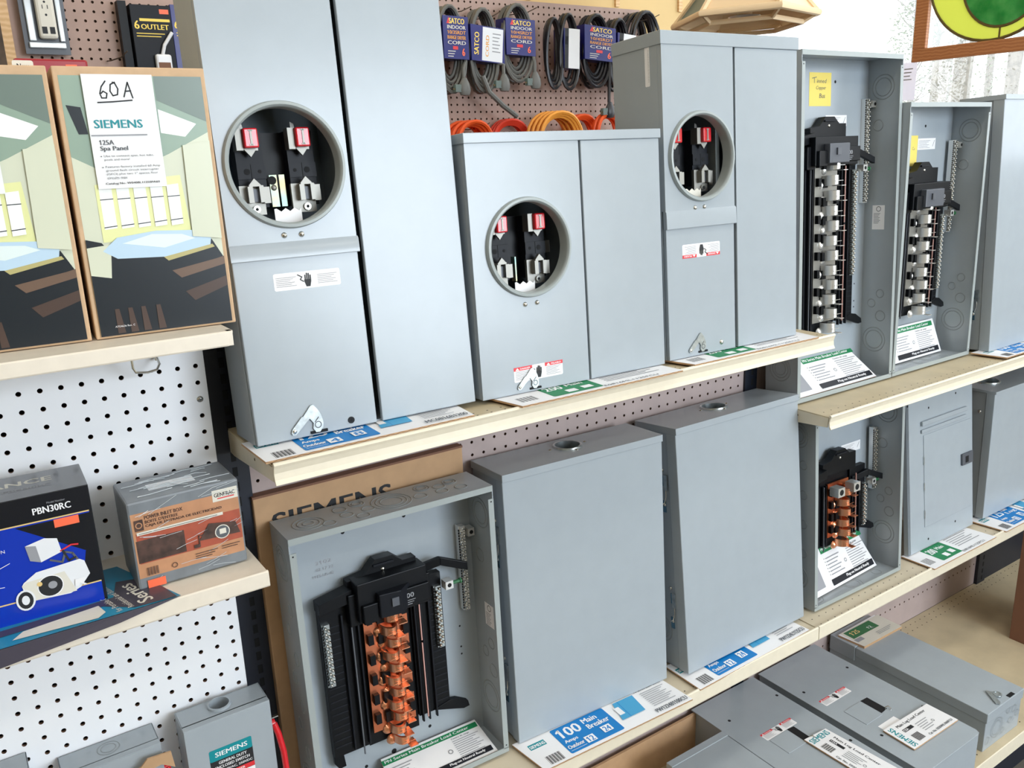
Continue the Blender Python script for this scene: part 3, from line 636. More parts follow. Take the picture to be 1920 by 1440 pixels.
def load_center(label, loc, yaw, lean, W, H, D, inner, stick=None, note=None, info=None, kn=True, topring=True):
    t = thing('open_load_center', label, 'electrical panel', loc, yaw, lean)
    mb = MB().box(0, .07, 0, D, 0, H, 'grey_paint').box(W-.07, W, 0, D, 0, H, 'grey_paint').box(.07, W-.07, D-.07, D, 0, H, 'grey_paint').box(.07, W-.07, 0, D-.07, 0, .07, 'grey_paint').box(.07, W-.07, 0, D-.07, H-.07, H, 'grey_paint')
    K = [(1.9, H-2.2, (1.15, .85, .6)), (1.9, 3.0, (1.15, .85, .6))]+[(1.3+.9*((k*37) % 2), 5.5+k*(H-9)/7, (.42,)) for k in range(7)]
    knocks(mb, 0, K); knocks(mb, W-.07, [(1.9, H-2.6, (1.1, .8)), (2.0, 3.6, (1.2, .9)), (1.4, 6, (.5,)), (2.4, 7.2, (.4,)), (1.5, 8.2, (.4,)), (2.3, H-6, (.5,))], sgn=-1)
    if topring:
        Z = (V((1, 0, 0)), V((0, 1, 0)), V((0, 0, 1)))
        for x, y, R in ((1.9, 1.7, (1.0, .7, .35)), (W*.53, 1.8, (1.35, 1.05, .75)), (4.3, 2.6, (.45,)), (5.6, 2.9, (.5, .3)), (3.0, .9, (.42,)), (4.4, 1.5, (.42,)), (5.9, 1.6, (.42,)), (5.2, .7, (.42,)), (9.6, 1.4, (.45,)), (10.3, 2.7, (.55, .35)), (11.2, 1.3, (.42,)), (12.4, 2.6, (.5, .3)), (12.6, 1.2, (.42,)), (11.4, 2.2, (.42,))):
            for r in R: mb.ringk((x, y, H), Z, r, 'grey_paint_dark', .05, .03)
    Zf = (V((1, 0, 0)), V((0, 1, 0)), V((0, 0, 1)))
    for x, y, R in ((2, 1.6, (.9, .6)), (5, 2.2, (.5,)), (7.5, 1.3, (1.1, .8)), (10, 2.3, (.5,)), (11.5, 1.2, (.5,))):
        for r in R: mb.ringk((x, y, .07), Zf, r, 'grey_paint_dark', .04, .02)
    for x, z in ((4.7, H-2.0), (9.2, H-2.0)): mb.cyl((x, D-.075, z), 'y', .14, -.005, 0, 'hole', 12)
    for z in (6.5, 5.9, 8.2): mb.cyl((12.9, D-.075, z+1), 'y', .08, -.005, 0, 'hole', 8)
    mb.cyl((6.8, D-.075, 1.2), 'y', .2, -.005, 0, 'hole', 12).cyl((4.6, D-.075, .9), 'y', .13, -.005, 0, 'hole', 12).cyl((9.8, D-.075, 2.0), 'y', .13, -.005, 0, 'hole', 12)
    mb.build('enclosure', t, bevel=.03)
    mb = MB().box(.02, W-.02, -.03, .04, H-.42, H, 'ring_grey').box(0, W, -.03, .04, 0, .4, 'ring_grey').box(.0, .42, -.03, .03, .3, H-.95, 'ring_grey').box(W-.42, W, -.03, .03, .3, H-.95, 'ring_grey')
    for x in (.2, W-.2):
        for z in (H-1.15, .6): mb.cyl((x, -.035, z), 'y', .06, -.003, 0, 'hole', 8)
    mb.build('front_flange', t, bevel=.02)
    inner(t)
    if stick: MB().sheet((W-.075, 0, 0), (0, -1, 0), (0, 0, 1)).rect(-stick[2], stick[1], -stick[0], stick[3], 'paper').oring(-(stick[0]+stick[2])/2, stick[3]-.35, .25, .05, 'ink').fine(-stick[2]+.15, stick[3]-.8, .7, 8, .13, 'ink_mid').build('rating_sticker', t)
    if info: MB().sheet((0, D-.08, 0), (1, 0, 0), (0, 0, 1)).rect(*info, 'paper').fine(info[0]+.15, info[3]-.25, (info[2]-info[0])*.65, 6, .14, 'ink_grey').line([(info[2]-.5, info[1]+.3), (info[2]-.2, info[3]-.2)], .05, 'ink_mid').build('wiring_label', t)
    return t
def in_big(t):
    interior(t, 6.75, 2.9, 14.9, 'copper', (8.8, 13.6), (10.7, 17.3), (4.5, 9.6, 13.2, 16.0), 11, 15.0, nl=(8.8, 13.4), gx=13.3)
    MB().sheet((0, 3.58, 0), (1, 0, 0), (0, 0, 1)).text('3102', 2.6, 17.2, 1.1, .25, 'ink_grey').text('02 17 22', 2.6, 16.75, 1.2, .2, 'ink_grey').text('1915-US-02', 2.3, 16.3, 1.5, .2, 'ink_grey').build('stamp', t)
load_center('big open grey load center at bottom left, copper bus and black breaker, before the carton', (3.153, -3.939, -31.75), -.033, .037, 14.4, 21, 3.67, in_big, stick=(.85, 9.6, 2.1, 11.4))
load_center('tallest open load center at upper right with yellow note inside', (50.437, -3.316, -11.5), -.007, .05, 14.27, 30.13, 3.55,
            lambda t: (interior(t, 7.0, 5.2, 23.0, 'tin', (10.3, 20.2), (17.0, 26.6), (3.9, 10.0, 20.7, 23.2), 12, 21.3, glass=True),
                       MB().sheet((0, 3.47, 0), (1, 0, 0), (0, 0, 1)).rect(5.5, 26.0, 8.6, 28.9, 'yellow_note').line([(5.9, 28.4), (6.5, 28.5)], .06, 'ink_mid').line([(6.2, 28.45), (6.2, 28.0)], .06, 'ink_mid').text('inned', 6.55, 28.0, 1.3, .35, 'ink_mid', shear=.2).text('Copper', 6.4, 27.35, 1.4, .4, 'ink_mid', shear=.2).text('Bus', 6.9, 26.7, .8, .4, 'ink_mid', shear=.2).build('paper_note', t, label='yellow handwritten note')),
            stick=(1.3, 14.4, 2.6, 16.7), info=(7.9, 24.2, 11.0, 25.2), topring=False)
load_center('second open load center at upper right, shorter, beside the tallest open one', (64.853, -3.385, -11.5), .005, .018, 14.23, 25.9, 3.9,
            lambda t: (interior(t, 7.2, 4.9, 18.4, 'tin', (7.2, 15.0), (13.0, 22.4), (4.0, 10.4, 15.9, 18.4), 9, 15.9, glass=True),
                       MB().sheet((0, 3.78, 0), (1, 0, 0), (0, 0, 1)).rect(5.6, 20.0, 7.9, 23.0, 'yellow_note').text('Cu', 7.0, 21.6, .45, .3, 'ink_mid').build('paper_note', t, label='yellow sticky note')),
            info=(8.0, 21.6, 11.2, 22.7), topring=False)
def in_small(t):
    interior(t, 7.0, 4.0, 11.9, 'copper', (5.0, 9.6), (8.2, 14.8), None, 6, 10.2)
    for x in (5.2, 7.6): MB().box(x-.5, x+.5, .9, 1.9, 9.9, 10.8, 'tin').cyl((x, .9, 10.35), 'y', .3, -.01, 0, 'hole', 12).build('main_lug', t)
load_center('small open load center on lower right shelf with copper stabs', (51.626, -5.728, -31.75), -.009, .065, 13.8, 19.2, 3.9, in_small, info=(9.1, 12.6, 12.2, 13.6), topring=False)
# ------------------------------------------------------------------ info cards and carton flaps
def quad_frame(P):  # BL, BR, TR, TL
    O = V(P[0]); U = (V(P[1])-O); W0 = V(P[3])-O; N = U.cross(W0).normalized(); return O, U.normalized(), N.cross(U.normalized()), N, U.length, W0.dot(N.cross(U.normalized()))
def slab(mb, P, th, m, medge=None):
    O, U, W, N, L, H = quad_frame(P); a = [V(p)-N*((V(p)-O).dot(N)) for p in P]; b = [p-N*th for p in a]
    mb.add(a+b, [(0, 1, 2, 3)], m); mb.add(a+b, [(7, 6, 5, 4), (0, 4, 5, 1), (1, 5, 6, 2), (2, 6, 7, 3), (3, 7, 4, 0)], medge or m)
    return O, U, W, N, L, H
def card_print(mb, L, H, kind, title='PN Series Main Breaker Load Center', foot='Plug-on Neutral Ready'):
    # panel information print
    x0 = L*(.0 if kind == 'short' else .3)
    if kind != 'short':
        mb.rrect(L*.09, H*.12, L*.24, H*.8, .1, 'ink_grey').circ(L*.2, H*.5, .06, 'ink')
    a = x0+L*.04
    mb.rect(a, H*.8, L*.97, H*.94, 'green_ink').text(title, a+.2, H*.84, (L*.97-a)*.88, H*.075, 'paper', True)
    for i in range(6): mb.circ(a+.15, H*(.68-.075*i), .05, 'ink', 6)
    mb.fine(a+.35, H*.66, L*.2, 6, H*.075, 'ink_grey').fine(L*.68, H*.66, L*.26, 9, H*.055, 'ink_grey').text('Centro de carga', L*.68, H*.71, L*.18, H*.05, 'ink_mid', True)
    mb.oring(L*.62, H*.45, .18, .04, 'ink_mid'); mb.rect(a, H*.06, L*.97, H*.2, 'black_ink').text(foot, L*.55, H*.09, L*.35, H*.08, 'paper', True)
def info_card(base_loc, yaw, lean, P, label, kind='long', title='PN Series Main Breaker Load Center', green=False, group='printed carton cards in open load centers'):
    mb = MB(); O, U, W, N, L, H = slab(mb, P, .14, 'white_print', 'kraft')
    mb.sheet(O, U, W); card_print(mb, L, H, kind, title)
    if green: mb.rrect(-.0, H*.25, L*.1, H*.75, .1, 'green_ink')
    c = sum((V(p) for p in P), V((0, 0, 0)))/4
    o = mb.build('carton_card', None, loc=base_loc, yaw=yaw, lean=lean); tag(o, label, 'cardboard card', group)
info_card((50.437, -3.316, -11.5), -.007, .054, [(.5, .6, .22), (13.0, .75, .22), (12.2, 3.55, 3.0), (1.0, 3.6, 3.0)], 'white printed card leaning inside the tallest open load center')
info_card((64.853, -3.385, -11.5), .005, .018, [(.8, 2.2, .22), (12.9, 2.3, .22), (12.9, 3.5, 3.7), (.8, 3.5, 3.7)], 'white printed card standing inside the shorter upper open load center', title='P Series Main Breaker Load Center')
info_card((51.626, -5.728, -31.75), -.009, .065, [(1.2, 1.2, .22), (12.6, 1.9, .22), (11.6, 3.5, 4.0), (.6, 3.2, 4.1)], 'white printed card leaning in the small open load center, green patch at left', title='PN Series Main Lug Load Center', green=True)
info_card((3.153, -3.939, -31.75), -.033, .037, [(5.2, .25, .25), (13.6, .25, .25), (13.4, 3.3, 1.2), (5.6, 3.3, 1.2)], 'white printed card lying in the bottom of the big open load center', 'short')
def flap(name, P, label, art, th=.13, group='printed carton flaps on shelves', zig=True):
    # P: BL(front left) BR(front right) TR TL in world inches, BL is the origin
    o0 = V(P[0]); Q = [V(p)-o0 for p in P]; mb = MB(); O, U, W, N, L, H = slab(mb, Q, th, 'white_print', 'kraft')
    mb.sheet(O, U, W); art(mb, L, H)
    if zig:
        mb.sheet(O-N*th, U, N); n = int(L*3)
        pts = [(L*i/n, th*(.15 if i % 2 else .85)) for i in range(n+1)]; mb.line(pts, .03, 'kraft_dark')
    tag(mb.build(name, None, loc=tuple(o0)), label, 'cardboard flap', group)
def art_blue(amps, cat, nums=('12', '24'), kindtxt=('Main', 'Breaker'), dx=0):
    def f(mb, L, H):
        mb.rect(L*.02, H*.62, L*.12, H*.78, 'teal_ink').text('SIEMENS', L*.025, H*.65, L*.09, H*.09, 'paper', True)
        mb.bars(L*.05, H*.06, L*.09, H*.25)
        mb.rrect(L*.18, H*.08, L*.53, H*.9, .15, 'blue_ink')
        mb.text(amps, L*.2, H*.55, L*.14, H*.28, 'paper', True).text('Amps', L*.2, H*.36, L*.08, H*.12, 'paper', True)
        mb.text(kindtxt[0], L*.37, H*.68, L*.09, H*.15, 'paper', True).text(kindtxt[1], L*.37, H*.48, L*.14, H*.15, 'paper', True)
        mb.text('Outdoor', L*.19, H*.2, L*.1, H*.11, 'paper', True).fine(L*.19, H*.14, L*.1, 1, .1, 'paper')
        mb.rect(L*.3, H*.14, L*.36, H*.34, 'paper').text(nums[0], L*.31, H*.16, L*.04, H*.15, 'blue_ink', True)
        mb.rect(L*.42, H*.2, L*.48, H*.4, 'paper').text(nums[1], L*.43, H*.22, L*.04, H*.15, 'blue_ink', True)
        mb.poly([(L*.56, H*.3), (L*.6, H*.85), (L*.74, H*.85), (L*.72, H*.3)], 'blue_pale').line([(L*.63, H*.85), (L*.62, H*.3)], .05, 'blue_ink').rect(L*.575, H*.45, L*.61, H*.7, 'white_print')
        mb.text('PL Series Load Center', L*.76, H*.86, L*.2, H*.06, 'ink', True).fine(L*.78, H*.76, L*.17, 9, H*.06, 'ink_grey').text(cat, L*.76, H*.06, L*.22, H*.12, 'ink_mid', True)
    return f
def art_green(mb, L, H):
    mb.bars(L*.03, H*.2, L*.1, H*.3); mb.rrect(L*.2, H*.12, L*.5, H*.85, .15, 'green_ink'); mb.text('200', L*.22, H*.5, L*.1, H*.25, 'paper', True).text('Main', L*.35, H*.58, L*.1, H*.14, 'paper', True)
    mb.rect(L*.3, H*.2, L*.36, H*.38, 'paper').rect(L*.4, H*.24, L*.46, H*.42, 'paper').fine(L*.56, H*.8, L*.35, 6, H*.09).text('E0816ML1125FCU', L*.5, H*.06, L*.35, H*.09, 'ink_mid')
flap('carton_flap', [(1.3, -7.05, -4.16), (14.3, -7.15, -4.16), (14.6, -3.2, -4.16), (1.2, -3.1, -4.16)], 'blue printed carton flap under the largest meter box', art_blue('125', 'MC0816B1200', ('4', '8')))
flap('carton_flap', [(17.6, -7.6, -4.16), (31.4, -7.85, -4.16), (31.1, -4.2, -4.16), (16.9, -4.4, -4.16)], 'green printed carton flap under the shortest meter box', art_green)
flap('carton_flap', [(33.2, -7.3, -4.16), (47.2, -7.5, -4.16), (47.6, -4.0, -4.16), (32.4, -4.3, -4.16)], 'green printed flap below the meter box with upside down label', art_green)
flap('carton_flap', [(18.5, -7.7, -31.76), (32.9, -8.2, -31.76), (32.7, -4.2, -31.76), (18.1, -4.0, -31.76)], 'blue flap reading 100 Amps Main Breaker at the lower shelf edge', art_blue('100', 'PW122481100CU'))
flap('carton_flap', [(34.3, -7.7, -31.76), (48.7, -7.4, -31.76), (48.5, -3.8, -31.76), (34.3, -3.6, -31.76)], 'blue carton flap under the right of the two closed boxes', art_blue('125', 'PW1224L1125CU'))
flap('carton_flap', [(68.3, -7.9, -31.76), (80.5, -7.9, -31.76), (80.2, -4.4, -31.76), (68.2, -4.2, -31.76)], 'white and green carton flap under the flat door cover', art_green)
flap('carton_flap', [(82.7, -7.9, -31.76), (95.7, -7.9, -31.76), (95.6, -4.0, -31.76), (82.3, -3.6, -31.76)], 'blue flap reading 125 at right end of lower shelf', art_blue('125', 'W0816ML1125', kindtxt=('Main', 'Lug')))
flap('carton_flap', [(79.8, -7.0, -11.34), (94, -7.0, -11.34), (94, -3.6, -11.34), (79.2, -3.5, -11.34)], 'white carton flap under the closed box at upper right edge', art_blue('100', 'PW2040B1100'))
# ------------------------------------------------------------------ closed outdoor boxes
def side_latch(t, y, z, x=0):
    mb = MB().box(x-.12, x, y-.35, y+.1, z+1.6, z+2.5, 'zinc_blue').box(x-.2, x-.1, y-.5, y-.1, z+1.3, z+2.6, 'galv')
    mb.tube([(x-.15, y-.3, z+1.5), (x-.16, y-.28, z+.8), (x-.18, y-.12, z+.2), (x-.25, y+.08, z+.05)], .06, 'steel', 6); mb.dome((x, y+.05, z-.05), (V((0, 1, 0)), V((0, 0, 1)), V((-1, 0, 0))), .16, .15, 'steel', 8).box(x-.05, x, y-.1, y+.3, z-.7, z+.3, 'zinc_blue').dome((x, y+.15, z+2.9), (V((0, 1, 0)), V((0, 0, 1)), V((-1, 0, 0))), .17, .15, 'steel', 8)
    mb.build('draw_latch', t)
def hub(t, x, y, z, R=1.0, m='galv'):
    Z = (V((1, 0, 0)), V((0, 1, 0)), V((0, 0, 1)))
    mb = MB().lathe((x, y, z), Z, [(R+.08, 0), (R+.06, .12), (R, .15), (R-.1, .12), (R-.12, -.8)], m, 36)
    mb.build('hub_opening', t)
def closed_box(label, loc, yaw, lean, W, H, D, door, hubp, latches, kn=(), m='grey_paint', cat='electrical box', lipz=.55, name='closed_load_center'):
    t = thing(name, label, cat, loc, yaw, lean)
    mb = MB().box(.1, .17, door, D, 0, H-.05, m).box(W-.17, W-.1, door, D, 0, H-.05, m).box(.17, W-.17, D-.07, D, 0, H-.05, m).box(.1, W-.1, door, D, 0, .07, m)
    if hubp: mb.holed(-.02, W+.02, -.1, D, hubp[0], hubp[1], hubp[2], H, m, H-.1, m, 36, 'z')
    else: mb.box(-.02, W+.02, -.1, D, H-.06, H, m)
    mb.box(-.02, W+.02, -.12, -.05, H-lipz, H, m).box(-.04, .03, -.12, D, H-lipz, H-.0, m).box(W-.03, W+.02, -.12, D, H-lipz, H-.0, m)
    knocks(mb, .1, kn, 'grey_paint_dark'); mb.build('enclosure', t, bevel=.02)
    MB().box(0, W, 0, door-.05, 0, H-.12, m).build('door', t, bevel=.06)
    if hubp:
        hub(t, hubp[0], hubp[1], H, hubp[2]-.03)
        Z = (V((1, 0, 0)), V((0, 1, 0)), V((0, 0, 1)))
        for dx, dy in ((-1.6, .0), (1.6, 0), (0, -1.25), (.3, 1.2)): MB().dome((hubp[0]+dx, hubp[1]+dy, H), Z, .13, .08, 'steel', 10).build('hub_screw', t)
    for y, z in latches: side_latch(t, y, z, .1)
    return t
closed_box('closed grey box with round top hub, beside the big open load center', (18.559, -4.325, -31.7), -.048, .052, 14.6, 21.3, 4.44, 1.0, (7.4, 2.55, 1.1), [(1.4, 14.5), (1.4, 3.5)])
closed_box('closed grey box with top hub and side latches, next to small open load center', (34.793, -5.883, -31.55), .001, .1, 15.1, 21.3, 4.67, 1.15, (7.3, 2.7, 1.15), [(1.7, 14.6), (1.5, 4.3)], kn=[(3.0, 3.2, (1.2, .9, .7))])
closed_box('closed grey box cut by right photo edge on the upper right shelf', (80.681, -4.654, -11.3), 0, .052, 14.5, 26.5, 4.65, 1.2, None, [(1.9, 17.5), (1.9, 4.0)], kn=[(3.2, 3.4, (1.2, .9))], lipz=.5)
t = closed_box('closed shiny grey box with black top hole at lower right edge', (83.3, -4.9, -31.5), 0, .02, 14.5, 15.2, 4.6, 1.0, (3.9, 2.9, 1.3), [], lipz=.3)
MB().dome((.1, 1.6, 12.6), (V((0, 1, 0)), V((0, 0, 1)), V((-1, 0, 0))), .22, .15, 'steel', 12).build('side_screw', t)
# ------------------------------------------------------------------ trim cover with door, leaning on the lower right shelf
t = thing('panel_cover', 'flat grey panel cover with small latch door, leaning on lower right shelf', 'panel cover', (68.531, -4.836, -31.66), .006, .114)
W, H = 12.9, 17.6
mb = MB().box(0, W, 0, .08, 0, H, 'grey_paint').prism([(0, 0), (.5, .0), (0, .5)], 0, H, 'grey_paint', 'z')
mb.sheet((0, 0, 0), (1, 0, 0), (0, 0, 1))
for x, z in ((4.2, H-2.2), (9.5, H-1.6), (9.2, 1.4), (3.8, .9), (.3, H-1.3)): mb.circ(x, z, .13, 'hole', 10)
mb.build('trim_plate', t, bevel=.03)
mb = MB(); pr = []
for z0, z1, y in ((13.7, 14.2, -.3), (12.9, 13.3, -.22)): mb.box(2.6, 11.4, y, 0, z0, z1, 'grey_paint')
mb.build('raised_rib', t, bevel=.08)
MB().box(3.1, 12.4, -.07, 0, 2.4, 12.6, 'grey_paint').build('door', t, bevel=.05)
d = MB().box(10.3, 12.5, -.3, -.07, 7.6, 8.9, 'grey_plastic').build('door_latch', t, bevel=.05)
MB().box(10.9, 11.5, -.33, -.29, 7.85, 8.55, 'hole').build('latch_button', d)
mb = MB()
for z in (3.4, 6.5, 9.4): mb.box(3.0, 3.14, -.1, .0, z, z+.9, 'galv')
mb.build('hinge', t)
# ------------------------------------------------------------------ flat boxes lying on the base deck (z top -42.63)
def lying(name, label, x0, x1, y0, y1, h, cap=None, m='grey_paint', yaw=0):
    t = thing(name, label, 'electrical box', (x0, y0, -47), yaw); W = x1-x0; L = y1-y0
    MB().box(.06, W-.06, .12, L, 0, h-.12, m).build('enclosure', t, bevel=.05)
    return t, W, L
tA, W, L = lying('flat_load_center', 'rightmost of three long grey boxes lying flat, hasp at its front edge', 64.8, 71.7, -16.4, 1.2, 4.35)
mb = MB().box(-.02, W+.02, 0, L-3.2, 3.3, 4.37, 'grey_paint'); mb.build('cover', tA, bevel=.06)
MB().box(-.06, W+.06, L-3.15, L, 2.7, 4.45, 'grey_paint').build('end_cap', tA, bevel=.05)
mb = MB().sheet((0, 0, 0), (1, 0, 0), (0, 0, 1))
mb.oring(2.3, 1.9, 1.1, .05, 'grey_paint_dark').oring(2.3, 1.9, .8, .05, 'grey_paint_dark')
for x, z, r in ((4.3, 3.0, .35), (4.9, 1.6, .35), (5.5, 2.7, .4), (6.2, 1.9, .35), (3.6, 1.0, .3), (.7, 1.1, .4)): mb.oring(x, z, r, .05, 'grey_paint_dark')
mb.build('knockouts', tA)
mb = MB(); P = [(2.05, .25), (2.3, .05), (2.6, .15), (2.8, .5), (3.0, 1.2), (3.6, .9), (3.9, .3), (3.8, 1.6), (3.4, 2.0), (3.2, 2.2), (2.4, 1.9), (2.2, 1.0)]
mb.prism([(2.1, .35), (2.35, .1), (2.65, .2), (3.2, 1.0), (3.5, .6), (3.9, .7), (4.1, 1.1), (3.8, 1.5), (3.5, 1.6), (3.5, 1.95), (3.3, 2.0)], 4.45, 4.52, 'galv', 'z').lathe((3.7, 1.05, 4.5), 'z', [(.3, 0), (.42, 0), (.42, .06), (.3, .06)], 'galv', 16, close=True); mb.build('latch', tA)
MB().box(4.3, 5.3, .1, .5, 4.36, 4.40, 'hole').build('latch_slot', tA)
def lay_panel(label, x0, x1, y0, h, slot, dang, holes, plate):
    t, W, L = lying('flat_load_center', label, x0, x1, y0, 1.2, h)
    mb = MB().prism([(-.15, 0.5), (0.3, 0), (W-.5, 0), (W-.1, .1), (W+.1, .5), (W+.1, L), (-.15, L)], h-.12, h, 'grey_paint', 'z')
    mb.sheet((-x0, -y0, h), (1, 0, 0), (0, 1, 0)); mb.poly(slot, 'hole')
    for a, b in holes: mb.circ(a, b, .16, 'hole', 10)
    mb.build('cover', t, bevel=.03)
    lb = MB().sheet((-x0, -y0, h), (1, 0, 0), (0, 1, 0)); danger(lb, *dang); lb.build('warning_label', t)
    MB().box(plate[0]-x0, plate[1]-x0, plate[2]-y0, plate[3]-y0, h, h+.05, 'grey_paint').build('twist_out_plate', t, bevel=.02)
    a, b = slot[1]; MB().tube([(a-x0-.3, b-y0, h-.1), (a-x0-.25, b-y0+.05, h+.25), (a-x0, b-y0-.1, h+.35), (a-x0+.1, b-y0-.3, h+.2), (a-x0+.1, b-y0-.35, h-.1)], .05, 'steel', 6).build('hasp_loop', t)
    return t
tB = lay_panel('middle of three long grey boxes lying flat, front flap card set crosswise', 52.75, 61.75, -17.3, 4.35, [(57.0, -10.2), (58.05, -10.1), (58.05, -7.9), (57.0, -7.85)], (53.7, -6.4, 4.05, .95), [(53.75, -3.65), (60.88, -3.67), (61.1, -12.0), (54.1, -12.1)], (54.3, 56.9, -10.4, -7.9))
MB().sheet((54.95-52.75, 17.3-11.85, 4.35), (1, 0, 0), (0, 1, 0)).rect(0, 0, 2.55, .7, 'paper').build('blank_label', tB)
tC = lay_panel('leftmost of three long grey boxes lying flat, flap card set lengthwise', 42.85, 51.65, -18.5, 4.35, [(47.75, -8.4), (48.6, -8.45), (48.65, -6.4), (47.75, -6.3)], (45.05, -6.3, 4.3, .95), [(44.4, -2.2), (51.2, -2.35), (51.2, -10.8)], (45.2, 47.7, -8.6, -6.4))
mb = MB().box(0, 7.05, 0, 12.6, 0, 4.2, 'grey_paint'); t = thing('small_enclosure', 'small grey lidded box at the bottom edge, front of the base deck', 'electrical box', (35.5, -15.6, -47))
mb.build('body', t, bevel=.05); MB().box(-.08, 7.13, -.1, 12.7, 3.6, 4.36, 'grey_paint').box(-.12, 7.17, 12.0, 12.75, 3.2, 4.42, 'grey_paint').build('lid', t, bevel=.05)
def art_lug(mb, L, H):
    mb.text('SIEMENS', L*.04, H*.03, H*.85*.9, H*.0+.45, 'teal_ink', True) if False else None
    mb.text('SIEMENS', L*.13, H*.06, H*.86, L*.085, 'teal_ink', True, rot=90)
    mb.text('Main Lug Load Center', L*.2, H*.76, L*.62, H*.13, 'ink', True).rect(L*.2, H*.56, L*.4, H*.68, 'ink').text('125A', L*.21, H*.58, L*.09, H*.08, 'paper', True)
    mb.bars(L*.2, H*.12, L*.15, H*.28).fine(L*.45, H*.6, L*.25, 5, H*.08).oring(L*.72, H*.42, .16, .04, 'ink_mid').text('Cat. No. E0204ML1060FCU', L*.42, H*.08, L*.52, H*.08, 'ink_mid', True)
zt = -42.58
flap('carton_flap', [(54.5, -15.1, zt+.14), (61.6, -15.2, zt+.14), (61.5, -12.1, zt+.14), (54.6, -11.9, zt+.14)], 'off white Main Lug flap on the middle flat panel', art_lug, zig=False)
flap('carton_flap', [(47.6, -15.0, zt+.14), (47.65, -8.2, zt+.14), (47.66, -8.2, zt+.14), (47.6, -8.2, zt+.14)] if False else [(50.75, -15.9, zt+.14), (50.6, -8.6, zt+.14), (47.65, -8.35, zt+.14), (47.7, -15.6, zt+.14)][::1] if False else [(47.65, -8.35, zt+.14), (47.85, -15.9, zt+.14), (51.1, -15.9, zt+.14), (50.55, -8.55, zt+.14)], 'off white Main Lug flap on the leftmost flat panel, turned sideways', art_lug, zig=False)
def art_old(mb, L, H):
    mb.rect(0, 0, L, H, 'offwhite'); mb.rect(L*.05, H*.5, L*.72, H*.95, 'green_dull').text('125', L*.12, H*.65, L*.2, H*.2, 'gold_line', True).text('12', L*.5, H*.6, L*.1, H*.12, 'paper', True).rect(L*.02, H*.28, L*.2, H*.46, 'ink_grey').fine(L*.5, H*.3, L*.4, 3, .2).fine(L*.55, H*.55, L*.0+.5, 1, .2)
flap('carton_flap', [(65.3, -2.7, zt+.26), (72.2, -2.8, zt+.26), (71.9, .5, zt+.26), (65.0, .4, zt+.26)], 'worn green printed flap at the back of the flat box with hasp', art_old, zig=False, th=.3)
# cardboard things
t = thing('flattened_carton', 'brown carton printed SIEMENS standing behind the big open load center', 'carton', (2.5, .35, -31.7), .0, .02)
MB().box(0, 15.4, 0, .7, 0, 22.5, 'kraft').build('carton_body', t, bevel=.08)
MB().box(-.02, 15.42, -.02, .72, 22.4, 22.55, 'brown_fade').build('taped_edge', t)
mb = MB().sheet((0, -.0, 0), (1, 0, 0), (0, 0, 1)); mb.text('SIEMENS', 1.1, 19.7, 8.4, 1.45, 'ink', True); mb.build('printed_name', t)
tag(MB().box(0, 18.5, 0, .25, 0, 4.1, 'kraft').build('cardboard_sheet', None, loc=(25, .75, -47), lean=.0), 'plain brown cardboard strip against the back of the base deck', 'cardboard')
t = thing('cardboard_box', 'dark brown cardboard box on the base deck at the right photo edge', 'carton', (87.0, -17, -47)); MB().box(0, 9, 0, 9.2, 0, 14, 'brown_fade').build('box_body', t, bevel=.08)
